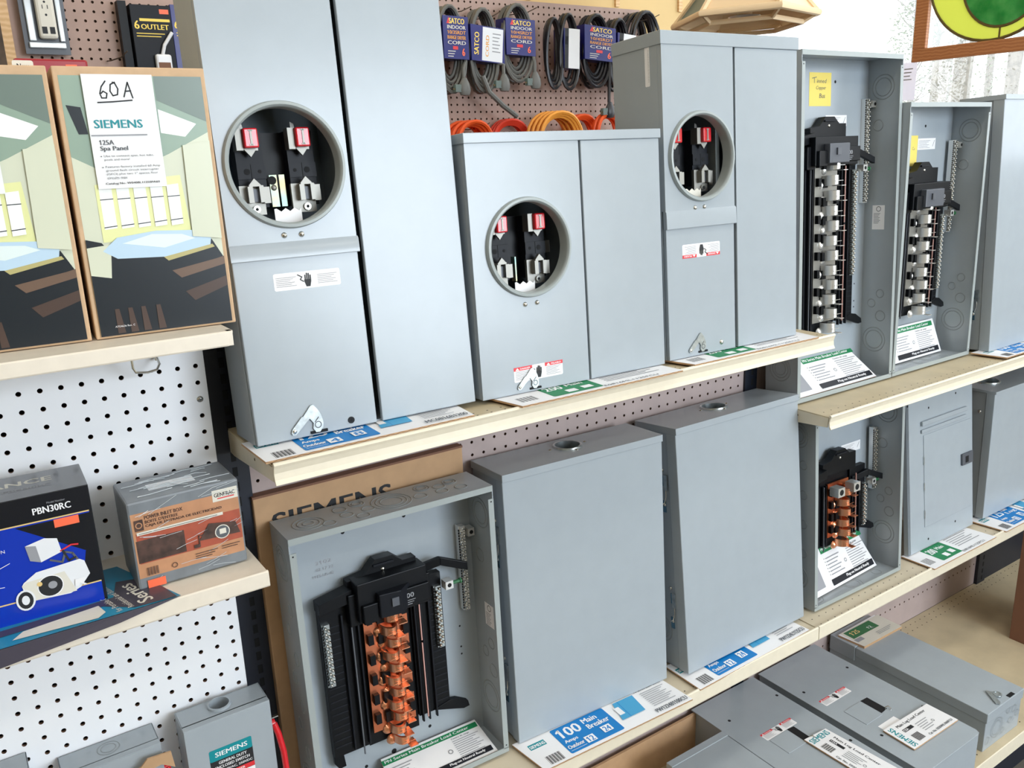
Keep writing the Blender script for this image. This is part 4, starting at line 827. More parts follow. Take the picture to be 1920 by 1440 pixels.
# ================================================================== left bay
def spa_art(mb, W, H, tagged):
    f = lambda x, y: (x*W/6.7, y*H/12.6)
    P = lambda pts, m: mb.poly([f(*p) for p in pts], m)
    P([(.22, .12), (6.5, .12), (6.5, 12.2), (.22, 12.2)], 'spa_pale')
    P([(.22, 7.0), (6.5, 7.0), (6.5, 12.2), (.22, 12.2)], 'spa_wall')
    P([(.22, 6.2), (6.5, 6.2), (6.5, 9.6), (4.5, 8.6), (2.0, 7.6), (.22, 8.6)], 'spa_pale')
    P([(4.3, 12.2), (6.5, 12.2), (6.5, 10.1), (4.3, 11.1)], 'spa_ceil'); P([(4.3, 10.7), (6.0, 10.0), (5.4, 9.4), (4.3, 9.6)], 'spa_win')
    P([(.35, 10.9), (.95, 10.8), (1.1, 9.6), (.7, 9.6)], 'spa_dark')
    P([(1.0, 4.6), (1.0, 7.3), (4.9, 7.6), (5.1, 4.8)], 'spa_glow')
    for i in range(5):
        x = 1.15+.76*i; P([(x, 5.2), (x+.56, 5.25), (x+.56, 7.2), (x, 7.15)], 'spa_win'); mb.line([f(x, 6.6), f(x+.56, 6.62)], .04, 'spa_dark'); mb.line([f(x, 5.3+.04*i), f(x+.56, 5.35+.04*i)], .04, 'spa_dark')
    P([(.22, .12), (6.5, .12), (6.5, 3.4), (6.0, 4.4), (1.4, 3.9), (.9, 4.6), (.22, 4.8)], 'spa_dark')
    P([(.22, 4.4), (1.3, 4.5), (1.1, 2.9), (.22, 3.1)], 'spa_pale')
    P([(.9, 4.2), (1.5, 3.8), (3.8, 3.7), (5.9, 4.1), (6.0, 4.6), (5.2, 4.9), (3.4, 5.0), (1.6, 4.8)], 'spa_tub'); P([(1.8, 4.5), (3.7, 4.15), (5.2, 4.5), (4.6, 4.75), (3.2, 4.85)], 'spa_tub2')
    P([(3.6, 3.7), (3.8, 3.5), (6.1, 4.0), (6.0, 4.15)], 'spa_tread'); P([(3.9, 3.0), (4.3, 2.6), (6.5, 3.1), (6.5, 3.5), (6.1, 3.4)], 'spa_wood2'); P([(4.4, 1.9), (4.8, 1.4), (6.5, 2.0), (6.5, 2.5)], 'spa_wood')
    for x in (1.0, 1.6, 2.2, 2.9): P([(x, .2), (x+.35, .2), (x+.2, 1.4), (x, 1.4)], 'spa_wood')
    P([(5.1, 4.6), (5.2, 9.0), (6.5, 9.2), (6.5, 4.4)], 'spa_pale')
    mb.text('A7G4636 Rev. C', f(.9, .5)[0], f(.9, .5)[1], .9, .09, 'paper')
    if tagged:
        x0, x1, z0, z1 = 1.15, 4.22, 7.1, 12.25; mb.rect(x0, z0, x1, z1, 'paper')
        def stroke(p, w_=.06): mb.line([(x0+a, z0+b) for a, b in p], w_, 'ink')
        stroke([(1.0, 4.85), (.8, 4.6), (.7, 4.3), (.75, 4.1), (.95, 4.1), (1.0, 4.3), (.85, 4.4), (.75, 4.3)]); stroke([(1.4, 4.8), (1.2, 4.7), (1.15, 4.4), (1.25, 4.2), (1.45, 4.25), (1.5, 4.5), (1.4, 4.75), (1.3, 4.8)])
        stroke([(1.72, 4.15), (1.95, 4.8), (2.1, 4.1)]); stroke([(1.8, 4.4), (2.05, 4.42)]); stroke([(.55, 3.9), (1.2, 3.93), (2.05, 4.0)])
        mb.text('SIEMENS', x0+.25, z0+2.75, 2.1, .38, 'teal_ink', True).rect(x0+.05, z0+2.4, x0+2.5, z0+2.46, 'ink_grey')
        mb.text('125A', x0+.35, z0+2.0, .62, .22, 'ink_mid', True).text('Spa Panel', x0+.35, z0+1.68, 1.2, .26, 'ink_mid', True)
        for i, s_ in enumerate(('Use to connect spas, hot tubs,', 'pools and more!', '', 'Features factory installed 60 Amp', 'ground fault circuit interrupter', '(GFCI) plus two 1" spaces, four', 'circuits max')):
            if s_: mb.text(s_, x0+.45, z0+1.42-.165*i, .0735*len(s_), .12, 'ink_mid')
        mb.circ(x0+.33, z0+1.48, .03, 'ink_mid', 6).circ(x0+.33, z0+.98, .03, 'ink_mid', 6)
        mb.text('Catalog No. W0408L1125SPA60', x0+.35, z0+.16, 2.4, .12, 'ink', True)
def carton(name, label, loc, yaw, lean, W, H, D, m, art=None, cat='carton', bevel=.06):
    t = thing(name, label, cat, loc, yaw, lean); MB().box(0, W, 0, D, 0, H, m).build('carton_body', t, bevel=bevel)
    if art: mb = MB().sheet((0, 0, 0), (1, 0, 0), (0, 0, 1)); art(mb, W, H); mb.build('front_print', t)
    return t
carton('spa_panel_carton', 'spa panel carton with white paper marked 60 A on its front', (-5.526, -4.91, 3.17), -.039, .028, 6.7, 12.6, 4.2, 'kraft_light', lambda mb, W, H: spa_art(mb, W, H, True))
carton('spa_panel_carton', 'spa panel carton cut by the left photo edge', (-12.42, -4.6, 3.17), -.045, .028, 6.7, 12.6, 4.2, 'kraft_light', lambda mb, W, H: spa_art(mb, W, H, True))
# blue and black inlet box carton
t = thing('inlet_box_carton', 'blue and black power inlet box carton at left, cut by photo edge', 'carton', (-14.6, -5.0, -10.26), -.03, .0)
W, H, D = 7.55, 6.4, 3.6
MB().box(0, W, 0, D, 0, H, 'rel_black').build('carton_body', t, bevel=.04)
MB().sheet((0, 0, H), (1, 0, 0), (0, 1, 0)).rect(0, 0, W-.02, D, 'rel_top').text('RELIANCE', 1.4, 1.9, 4.7, .7, 'offwhite', True).text('PBN30RC', 3.9, 1.1, 2.1, .35, 'ink_grey', True).build('top_print', t)
mb = MB().sheet((0, 0, 0), (1, 0, 0), (0, 0, 1))
mb.rect(0, .05, W-.15, 5.05, 'rel_blue').poly([(W-3.4, 4.95), (W-.15, 4.95), (W-.15, 1.2), (W-1.0, 1.2), (W-.6, 3.0)], 'rel_black').rect(0, 1.15, W-.15, 1.22, 'gold_line').rect(0, 5.02, W-.15, 5.09, 'gold_line')
mb.text('PBN30RC', W-2.55, 5.42, 1.65, .34, 'paper', True).text('Model Number', W-1.9, 5.86, .8, .1, 'ink_grey')
mb.text('OUTDOOR', W-6.2, 4.55, 1.45, .18, 'paper', True).text('INLET BOX', W-6.9, 4.15, 2.6, .32, 'paper', True).text('HARD WIRED CONNECTION', W-7.3, 3.85, 3.3, .17, 'paper')
mb.rect(W-1.75, 4.55, W-.65, 4.98, 'orange_tag')
mb.poly([(W-3.15, 3.95), (W-2.3, 4.15), (W-1.75, 4.0), (W-1.65, 3.25), (W-2.6, 2.95), (W-3.05, 3.15)], 'white_plastic').poly([(W-3.15, 3.95), (W-2.7, 3.85), (W-2.6, 2.95), (W-3.05, 3.15)], 'ink_grey')
mb.line([(W-1.7, 3.3), (W-1.2, 3.5), (W-.9, 3.45)], .08, 'red_ink').line([(W-2.2, 2.95), (W-1.7, 2.7), (W-1.5, 3.2), (W-1.2, 3.05), (W-1.0, 2.6)], .1, 'ink_mid').line([(W-1.6, 3.3), (W-1.4, 2.7), (W-1.1, 2.8)], .1, 'ink')
mb.poly([(W-3.6, 1.95), (W-3.5, 2.1), (W-2.9, 2.5), (W-.95, 2.65), (W-.75, 2.5), (W-.6, 1.75), (W-1.1, 1.15), (W-1.6, .95), (W-3.2, 1.05), (W-3.5, 1.3)], 'white_plastic').poly([(W-3.6, 1.95), (W-3.4, 2.1), (W-1.7, 2.2), (W-1.3, 1.0), (W-3.2, 1.05)], 'offwhite')
mb.circ(W-2.4, 1.62, .55, 'ink', 24).oring(W-2.4, 1.62, .58, .05, 'paper', 24).circ(W-2.3, 1.65, .2, 'ink_grey').circ(W-2.85, 1.85, .12, 'gold_line')
mb.circ(W-3.55, 1.2, .42, 'white_plastic', 20, .55).circ(W-3.55, 1.2, .33, 'ink', 20, .45).circ(W-3.55, 1.2, .17, 'white_plastic', 16, .25)
mb.line([(0, 2.7), (W-5.0, 2.9), (W-3.9, 3.3)], .03, 'paper').line([(0, 2.1), (W-5, 2.2), (W-4.3, 2.15)], .03, 'paper').line([(0, 1.5), (W-5.2, 1.4)], .03, 'paper')
for i, z in enumerate((2.75, 2.15, 1.6)): mb.fine(W-6.7, z, .8, 2, .15, 'paper')
mb.oring(W-6.0, 3.35, .34, .1, 'yellow_ink').text('30', W-6.2, 3.25, .35, .25, 'ink')
mb.text('USA', W-5.5, .75, .75, .28, 'paper', True).fine(W-5.4, 1.1, .5, 1, .1, 'paper').text('controls.com', W-7.1, .35, 1.7, .16, 'paper')
mb.poly([(W-1.35, 1.3), (W-1.3, 1.65), (W-.85, 1.65), (W-.85, 1.5), (W-1.0, 1.42), (W-.8, 1.25), (W-.95, 1.25), (W-1.1, 1.4), (W-1.2, 1.25)], 'paper')
mb.build('front_print', t)
# wrapped grey inlet box
t = thing('wrapped_inlet_box', 'grey power inlet box in clear wrap with brown printed sleeve', 'boxed product', (-5.55, -5.36, -10.22), .0, .01)
W, H, D = 5.72, 4.9, 3.6
mb = MB().box(0, W, 0, D, 0, H, 'box_grey'); b = mb.build('box_body', t, bevel=.12)
mb = MB().sheet((0, 0, 0), (1, 0, 0), (0, 0, 1))
mb.rect(.12, .65, W-.1, 4.25, 'gen_kraft').rect(.25, 1.45, W-.12, 3.15, 'gen_red').rect(.2, 1.5, 2.6, 2.75, 'gen_dark').rect(W-1.45, 3.85, W-.1, 4.5, 'offwhite')
mb.text('GENERAC', W-1.35, 4.1, 1.1, .22, 'ink', True).rect(W-1.2, 3.98, W-.3, 4.04, 'red_ink')
mb.text('POWER INLET BOX', .78, 3.85, 1.9, .2, 'gen_dark', True).text("BOITE D'ENTREE", .78, 3.62, 1.65, .17, 'gen_dark', True).text('CAJA DE ENTRADA DE ELECTRICIDAD', .78, 3.38, 3.9, .18, 'gen_dark', True)
mb.rect(.3, 3.05, 4.7, 3.22, 'offwhite').fine(.4, 3.1, 4.0, 1, .12, 'ink_mid'); mb.rect(.25, 3.3, .68, 3.9, 'gen_dark').oring(.46, 3.6, .17, .05, 'gen_kraft')
mb.poly([(3.3, 1.9), (3.9, 2.75), (5.3, 2.5), (5.5, 1.8)], 'gen_dark').circ(4.55, 2.1, .38, 'ink_mid', 20).oring(4.55, 2.1, .4, .05, 'offwhite').rect(4.4, 1.98, 4.75, 2.28, 'offwhite').line([(3.3, 1.6), (3.3, 2.2), (3.5, 2.2)], .06, 'gen_dark').rect(3.0, 1.55, 3.3, 1.75, 'gen_dark')
mb.bars(.5, .75, .6, .45, 12, 'gen_dark').oring(1.9, .95, .15, .04, 'gen_dark').fine(3.0, 1.2, 1.2, 3, .13, 'gen_dark').fine(4.4, 1.25, 1.0, 2, .13, 'gen_dark').rect(.45, .05, 1.35, .5, 'orange_tag')
mb.build('printed_sleeve', t)
MB().sheet((0, 0, H), (1, 0, 0), (0, 1, 0)).rect(1.4, 1.2, 3.8, 2.2, 'white_plastic').build('top_label', t)
mb = MB(); random.seed(3)
for i in range(26):
    x = random.uniform(.2, W-.6); z = random.uniform(.2, H-.2); a = random.uniform(-.2, .5); l = random.uniform(.4, 1.6)
    x2 = min(x+l, W-.05); mb.tube([(x, -.03, z), ((x+x2)/2, -.045, min(z+l*a*.5+random.uniform(-.05, .05), H-.1)), (x2, -.03, min(max(z+l*a, .1), H-.1))], .012, 'wrap', 4)
for i in range(26):
    x = random.uniform(.2, W-1.5); y = random.uniform(.2, D-.3); mb.tube([(x, y, H+.02), (x+.6, y+random.uniform(-.1, .1), H+.05), (min(x+random.uniform(.8, 1.8), W-.05), y+random.uniform(-.3, .3), H+.02)], .02, 'wrap', 4)
mb.build('plastic_wrap', t)
# brochure hanging over the shelf edge
mb = MB(); P = [(-15.5, -1.4, -10.22), (-6.0, -1.6, -10.22), (-4.25, -6.3, -10.2), (-3.9, -7.2, -10.22), (-6.9, -7.33, -10.6), (-12.1, -7.35, -11.05), (-15.5, -7.35, -11.3)]
o0 = V((-12, -7.2, -10.22)); Q = [V(p)-o0 for p in P]
top = [Q[0], Q[1], Q[2], Q[3], V((-6.6, -7.25, -10.2))-o0, V((-12.1, -7.25, -10.2))-o0, V((-15.5, -7.25, -10.2))-o0]
mb.add([p+V((0, 0, .03)) for p in top], [(0, 6, 5, 4, 3, 2, 1)], 'mag_teal')
mb.add([top[3]+V((0, -.04, .03)), top[4]+V((0, -.06, .03)), top[5]+V((0, -.06, .03)), top[6]+V((0, -.06, .03)), Q[6]+V((0, -.06, 0)), Q[5]+V((0, -.06, 0)), Q[4]+V((0, -.06, 0))], [(0, 1, 2, 3, 4, 5, 6)], 'mag_dark')
mb.sheet((0, 0, .06), (1, 0, 0), (0, 1, 0)); mb.poly([(-3.5, 1.0), (4.6, 1.2), (5.9, .1), (7.9, .0), (7.6, 1.3), (7.0, 3.2), (5.6, 3.6), (5.2, 1.9), (-3.5, 1.6)], 'mag_dark').text('Series', 6.9, .5, 2.6, .75, 'offwhite', True, rot=105).text('Residential and Business', 5.9, .3, 3.4, .3, 'offwhite', False, rot=105).text('for Portable Generators.', 5.35, .2, 3.4, .3, 'offwhite', False, rot=105)
mb.poly([(.5, .4), (1.0, 1.0), (4.4, 1.4), (4.6, .5), (4.2, .1)], 'offwhite')
tag(mb.build('brochure', None, loc=tuple(o0)), 'dark and teal printed brochure lying under the blue carton, over the shelf edge', 'brochure')
# safety switches at bottom left
def switch(label, x, yb, zt, W, D, Hh, hubbed, lab, handle=True):
    t = thing('safety_switch', label, 'safety switch', (x, yb-D, zt-Hh))
    mb = MB().box(0, .08, .5, D, 0, Hh, 'grey_paint').box(W-.08, W, .5, D, 0, Hh, 'grey_paint').box(.08, W-.08, D-.08, D, 0, Hh, 'grey_paint')
    if hubbed: mb.holed(0, W, .45, D, W*.48, D*.62, .62, Hh, 'grey_paint', Hh-.1, 'grey_paint', 32, 'z')
    else:
        mb.box(0, W, .45, D, Hh-.06, Hh, 'grey_paint'); mb.ringk((W*.5, D*.6, Hh), (V((1, 0, 0)), V((0, 1, 0)), V((0, 0, 1))), .6, 'grey_paint_dark', .04, .02).ringk((W*.5, D*.6, Hh), (V((1, 0, 0)), V((0, 1, 0)), V((0, 0, 1))), .4, 'grey_paint_dark', .04, .02)
    mb.build('enclosure', t, bevel=.03)
    if hubbed: MB().lathe((W*.48, D*.62, Hh), 'z', [(.72, 0), (.7, .14), (.6, .16), (.58, -.6)], 'grey_paint', 32).build('hub_opening', t)
    mb = MB().box(0, W, 0, .5, 0, Hh-.06, 'grey_paint').box(0, W, 0, D*.25, Hh-.06, Hh, 'grey_paint'); mb.build('cover', t, bevel=.04)
    if lab:
        mb = MB().sheet((1.22, 0, Hh-1.95-4.0), (1, 0, 0), (0, 0, 1)); mb.rrect(0, -1, 2.6, 4.0, .1, 'ink').rrect(0, 3.2, 2.6, 4.0, .1, 'teal_ink').text('SIEMENS', .35, 3.45, 1.95, .32, 'paper', True)
        mb.text('GENERAL DUTY', .5, 2.9, 1.7, .2, 'paper', True).text('ENCLOSED SWITCH', .25, 2.6, 2.1, .2, 'paper', True).text('30A 240VAC, 250VDC', .2, 2.3, 2.3, .18, 'paper', True)
        mb.rect(.5, 1.9, 2.6, 2.2, 'red_ink').text('DANGER', 1.0, 1.97, 1.0, .15, 'paper', True).rect(.5, -1, 2.6, 1.88, 'paper').fine(.6, 1.6, 1.8, 8, .2); mb.build('rating_label', t)
    if handle:
        MB().box(W, W+.5, .3, .5, Hh-1.6, Hh-1.52, 'steel').box(W+.0, W+.06, .2, .6, Hh-1.5, Hh-1.0, 'hole').build('hasp', t)
        mb = MB(); mb.tube([(W+.15, .2, Hh-1.9), (W+.3, 0, Hh-2.6), (W+.42, -.25, Hh-3.8), (W+.45, -.3, Hh-5.2)], .2, 'red_plastic', 10); mb.cyl((W, .4, Hh-2.0), 'x', .3, 0, .25, 'red_plastic', 14); mb.build('handle', t)
    return t
switch('grey safety switch with label and open top hub, bottom left near carton', -4.15, -.5, -21.17, 5.2, 2.25, 10.3, True, True)
switch('grey safety switch without a label, left of the labelled one', -10.6, -.1, -21.5, 5.2, 2.25, 9.9, False, False)
switch('grey safety switch cut by the left photo edge', -17.4, -.1, -20.4, 5.4, 2.25, 11.0, False, False)
# kraft scraps on the switches
tag(MB().prism([(0, 0), (3.3, .3), (4.0, -.2), (3.9, .9), (2.6, 1.0), (2.2, .6), (0, .3)], 0, .12, 'kraft').build('carton_scrap', None, loc=(-8.9, -3.0, -22.8)), 'torn brown cardboard edge in front of the unlabelled safety switch', 'cardboard')
tag(MB().prism([(0, 0), (1.2, -1.6), (1.1, -4), (-2, -4), (-2, 1.0)], 0, .12, 'kraft').build('carton_scrap', None, loc=(-13.4, -3.2, -20.7)), 'torn brown cardboard at the left edge by the cut off safety switch', 'cardboard')
# red package behind spa cartons
t = thing('red_package', 'red package with New flag behind top of the spa cartons', 'package', (-6.6, -1.2, 3.2))
MB().box(0, 3.2, 0, .5, 0, 13.2, 'dark_red').build('package_body', t, bevel=.1)
MB().sheet((0, 0, 0), (1, 0, 0), (0, 0, 1)).rrect(-.1, 12.65, .8, 13.1, .1, 'offwhite').text('New', .1, 12.75, .5, .2, 'ink', True).rect(2.2, 12.6, 2.7, 12.95, 'orange_tag').build('package_print', t)
# ================================================================== far wall
mb = MB(); XF = [54.35+i for i in range(-53, 37)]; XF = [round(x, 2) for x in XF]
peg(mb, [x for x in XF if 0.2 < x < 91], [18.0+k for k in range(-4, 15)], 61.9, .16, 'peg_far', 'peg_core')
fpanel(mb, -.2, .85, 13.5, 32.5, 61.9, 'peg_far'); fpanel(mb, -.2, 90.85, -20, 13.5, 61.9, 'peg_far')
mb.box(-.2, 90.85, 62.3, 62.5, -20, 32.6, 'peg_core').box(-.2, 90.85, 61.9, 62.4, 32.5, 32.7, 'peg_far')
tag(mb.build('wall_pegboard'), 'brownish pink pegboard on the far wall behind hanging cords', 'pegboard')
def hook(x, z, y=61.9, L=4, label='thin wire peg hook on the far pegboard', dx=0):
    o = MB().tube([(0, 0, 0), (0, -L*.5, -.15), (dx*.6, -L*.85, .1), (dx, -L, .7)], .07, 'old_wood', 6).build('peg_hook', None, loc=(x, y, z)); tag(o, label, 'hook', 'peg hooks on the far wall')
def loops(mb, cx, cz, a, b, n, r, m, y0, dy, jit=.25, ph=0):
    random.seed(int(cx*10)+n)
    for i in range(n):
        A = a*(1-.09*(i % 4))+random.uniform(-.1, .1); B = b*(1-.06*(i % 4)); ox = random.uniform(-jit, jit); oz = b-B
        y = y0+dy*i
        mb.tube([(cx+ox+A*math.cos(t), y+.15*math.sin(2*t+i), cz+oz+B*math.sin(t)) for t in [2*math.pi*k/22 for k in range(22)]], r, m, 6, True)
def cord(label, x, z, a, b, m, cardp, plug=None, lines=('INDOOR', '10/3SRDT', 'CORD'), glare=False, n=7, name='range_cord', tail=False):
    # x, z centre of the loop bundle
    t = thing(name, label, 'cord', (x, 59.5, z), group='packaged appliance cords on far pegboard')
    mb = MB(); loops(mb, 0, 0, a, b, n, .27, m, -1.6, .42); mb.build('cord_loops', t)
    if cardp:
        x0, x1, z0, z1, sk = cardp; mb = MB(); y = -2.1
        P = [(x0, y, z0+sk*.0), (x1, y, z0-sk), (x1, y, z1-sk), (x0, y, z1)]
        O, U, W, N, L, H = slab(mb, P, 2.6, 'navy_card'); mb.sheet(O, U, W)
        if lines[0] == 'side':
            mb.text('SATCO', L*.2, H*.18, H*.62, L*.14, 'yellow_ink', True, rot=90).rect(L*.3, H*.03, L*.92, H*.97, 'white_plastic').text('CORD', L*.5, H*.15, H*.6, L*.1, 'amber_ink', True, rot=90).fine(L*.6, H*.8, L*.25, 6, H*.1)
        elif lines[0] == 'black': mb.rect(0, 0, L, H, 'white_plastic').rect(0, 0, L*.25, H, 'ink').bars(L*.02, H*.6, L*.18, H*.2, 8, 'paper')
        else:
            mb.poly([(L*.12, H*.82), (L*.2, H*.98), (L*.24, H*.82)], 'red_ink').text('SATCO', L*.22, H*.82, L*.6, H*.13, 'yellow_ink', True)
            for i, (s_, c_) in enumerate(((lines[0], 'offwhite'), (lines[1], 'amber_ink'), ('RANGE DRYER', 'amber_ink'), (lines[2], 'offwhite'))): mb.text(s_, L*.15, H*(.7-.12*i), L*.72, H*.085, c_, True)
            mb.rect(L*.35, H*.22, L*.55, H*.3, 'red_ink').fine(L*.15, H*.17, L*.3, 3, H*.06, 'offwhite').text('6', L*.72, H*.08, L*.1, H*.18, 'orange_tag', True)
        mb.build('card_sleeve', t)
    if plug:
        px, pz = plug; mb = MB(); mb.tube([(a*.8, -1.8, -b*.3), (px+.1, -2.0, pz+2.4), (px, -2.1, pz+.5)], .27, m, 6)
        mb.lathe((px, -2.3, pz), (V((1, 0, 0)), V((0, 1, 0)), V((0, 0, 1))), [(0, 1.2), (.35, 1.1), (.8, .3), (.95, -.6), (.7, -1.2), (0, -1.3)], m, 12, sy=.6); mb.box(px-1.6, px-.7, -2.6, -1.9, pz-.8, pz+.2, 'smoke_pane').box(px-1.9, px-1.2, -2.4, -2.3, pz-.5, pz-.3, 'lead'); mb.build('plug', t)
    if tail: MB().tube([(-1.0, -2.2, -3.4), (-.2, -2.4, -5.5), (2.0, -2.6, -7.4), (4.4, -2.6, -8.9)], .38, m, 8).build('loose_tail', t)
    return t
cord('grey appliance cord with navy card beside the largest meter box, leftmost on far wall', 52.6, 25.0, 2.3, 5.6, 'grey_cord', (-1.6, 2.4, -1.2, 4.3, .1), (1.3, -4.8))
cord('grey appliance cord with glaring tilted card and loose tail hanging down', 58.0, 25.0, 2.3, 5.5, 'grey_cord', (-2.6, 2.9, -1.3, 3.4, .45), (2.6, -4.2), ('side', '', ''), tail=True)
cord('grey appliance cord with navy card, rightmost of the three grey cords', 63.9, 26.2, 2.7, 5.2, 'grey_cord', (-2.6, 2.5, -1.6, 3.3, .15), (2.2, -5.0), ('INDOOR', '10/4SRDT', 'CORD'))
cord('black looped cord with pale tag, left of the other black cords', 70.4, 25.0, 1.5, 4.9, 'dark_cord', None, name='extension_cord', n=4)
cord('black looped cord with a silver and black tag in front of pegboard', 73.0, 25.3, 1.8, 5.3, 'dark_cord', (-1.3, 1.5, -2.3, 3.3, .1), None, ('black', '', ''), name='extension_cord', n=3)
cord('black appliance cord with navy card and big angled plug', 78.6, 25.6, 2.7, 5.2, 'dark_cord', (-3.0, 3.2, -1.2, 3.7, .4), (1.8, -8.6), ('INDOOR', '10/4SRDT', 'CORD'))
cord('black cord partly hidden behind the tall narrow meter box', 83.2, 25.2, 2.0, 5.2, 'dark_cord', (-1.0, 2.4, -1.5, 3.2, .3), (1.2, -4.0), ('black', '', ''))
cord('thick black cord coil at far right end of the pegboard', 88.6, 26.8, 3.0, 5.0, 'dark_cord', None, n=12, name='extension_cord')
for x, z, lb, d in ((52.8, 30.0, 'wire peg hook above the leftmost grey cord', 3.2), (58.2, 29.6, 'wire peg hook carrying the grey cord with tilted card', 2.6), (64.2, 30.5, 'wire peg hook above rightmost grey cord', 3.0), (70.6, 33.2, 'dark hook above pegboard edge near the wall seam', 3), (88.6, 30.8, 'wire peg hook above the thick black coil', 2.8), (55.8, 14.6, 'wire peg hook over leftmost orange coil', 2.5), (9.0, 22.8, 'bent wire hook between the adapter pack and power strip', 1.5)): hook(x, z, label=lb, dx=d)
def coil(label, x, ztop, R, m, n, L, y0=57.5):
    t = thing('cord_coil', label, 'cord coil', (x, y0, ztop-R), group='orange cord coils on the far wall'); mb = MB()
    random.seed(int(x))
    for i in range(n):
        r = R*(1-.07*(i % 3)); y = L*i/n; ox = -.3*y
        mb.tube([(ox+r*math.cos(k*.2618), y+.1*math.sin(k), r*math.sin(k*.2618)) for k in range(24)], .3, m, 6, True)
    mb.build('cord_loops', t)
coil('leftmost orange cord coil behind the shortest meter box', 55.6, 15.5, 2.9, 'orange_cord', 7, 3.0)
coil('red orange cord coil between the leftmost orange coil and large amber coil', 63.4, 15.7, 3.4, 'red_cord', 8, 1.3, 59.8)
coil('largest amber cord coil behind the shortest meter box', 69.6, 16.6, 4.0, 'amber_cord', 11, 3.0, 55.6)
coil('small orange cord coil just right of the large amber coil', 77.2, 16.3, 2.9, 'orange_cord', 6, 1.3, 59.8)
coil('rightmost bright orange cord coil by the tall narrow meter box', 80.6, 16.4, 2.7, 'orange_cord', 6, 1.5, 57.2)
# adapter pack and strips
t = thing('adapter_pack', 'clear pack with grey plug adapter with two square ports on far pegboard', 'boxed product', (.75, 60.6, 23.2))
MB().box(0, 4.4, 0, .3, 0, 9, 'grey_plastic').build('backing_card', t)
mb = MB().box(1.5, 3.3, -1.0, 0, 1.5, 8.2, 'offwhite'); ad = mb.build('adapter', t, bevel=.3)
mb = MB().sheet((0, -1.0, 0), (1, 0, 0), (0, 0, 1)); mb.circ(2.4, 5.2, .12, 'ink').circ(2.4, 3.9, .12, 'ink').rect(2.1, 4.5, 2.18, 4.9, 'ink').rect(2.6, 4.5, 2.68, 4.9, 'ink').rect(1.8, 2.0, 2.3, 2.7, 'ink').rect(2.55, 2.0, 3.05, 2.7, 'ink').rect(1.6, 6.6, 3.2, 7.6, 'paper'); mb.build('ports', ad)
mb = MB(); mb.box(.4, 4.0, -.4, -.0, .6, 1.2, 'wrap').box(.5, 1.2, -.4, 0, 1.3, 6, 'wrap').box(3.5, 4.0, -.4, 0, 1.3, 6, 'wrap'); mb.build('blister', t, bevel=.1)
def strip_pack(label, x, z, mcard, txt, w_=4.4, h=9.5):
    t = thing('power_strip_pack', label, 'power strip', (x, 59.6, z)); MB().box(0, w_, 0, 1.8, 0, h, mcard).build('card_box', t, bevel=.05)
    mb = MB().sheet((0, 0, 0), (1, 0, 0), (0, 0, 1)); mb.rect(w_*.72, h-.9, w_*.95, h-.4, 'orange_tag').text(txt[0], .3, h-2.6, .5, .9, 'yellow_ink', True).text(txt[1], 1.0, h-2.6, w_-1.4, .55, 'yellow_ink', True).rect(.9, h-1.75, w_-.2, h-1.45, 'yellow_ink').fine(.4, h-3.1, w_*.7, 2, .3, 'yellow_ink').build('card_print', t)
    MB().box(w_*.45, w_*.85, -.8, 0, -3.2, 4.2, 'white_plastic').build('power_strip', t, bevel=.25)
    mb = MB().sheet((0, -.8, 0), (1, 0, 0), (0, 0, 1)); mb.rect(w_*.5, 2.6, w_*.8, 3.3, 'brown_fade')
    for z_ in (1.3, -.2, -1.6): mb.rect(w_*.55, z_, w_*.58, z_+.4, 'ink').rect(w_*.7, z_, w_*.73, z_+.4, 'ink').circ(w_*.64, z_-.3, .1, 'ink')
    mb.build('outlet_slots', t)
    MB().tube([(w_*.65, -.4, 4.2), (w_*.72, -.5, 5.2), (w_*.95, -.5, 6.6)], .2, 'white_plastic', 8).build('strip_cord', t)
strip_pack('white power strip on black card reading 6 OUTLET', 11.7, 19.2, 'black_soft', ('6', 'OUTLET'))
strip_pack('white power strip on navy card next to the largest meter box', 16.1, 19.4, 'navy_card', ('6', 'Outlet'))
t = thing('product_card', 'black edged carded packs hanging left of the power strips', 'package', (10.6, 60.2, 19.5)); MB().box(0, .9, 0, 1.4, 0, 9.6, 'black').build('pack_stack', t)
# hanging wooden lamp
R0 = [V((71.8, 34.7)), V((66.5, 24.9)), V((70.4, 16.8)), V((79.5, 18.7)), V((84, 27.5)), V((80.4, 35.2))]
cx, cy = sum(p.x for p in R0)/6, sum(p.y for p in R0)/6
t = thing('hanging_lamp', 'tan wood framed hanging lamp with glass panes above the tall narrow meter box', 'lamp', (cx, cy, 25.8))
q = [(p.x-cx, p.y-cy) for p in R0]
mb = MB(); mb.tube([(a, b, 0) for a, b in q], .42, 'lamp_wood', 8, True); mb.tube([(a*.8, b*.8, -.9) for a, b in q], .3, 'lamp_wood', 6, True)
for a, b in q: mb.tube([(a, b, 0), (a*.8, b*.8, -.9)], .25, 'lamp_wood', 6); mb.tube([(a, b, 0), (a*.3, b*.3, 7)], .35, 'lamp_wood', 6)
mb.tube([(a*.3, b*.3, 7) for a, b in q], .35, 'lamp_wood', 6, True); mb.build('wood_frame', t)
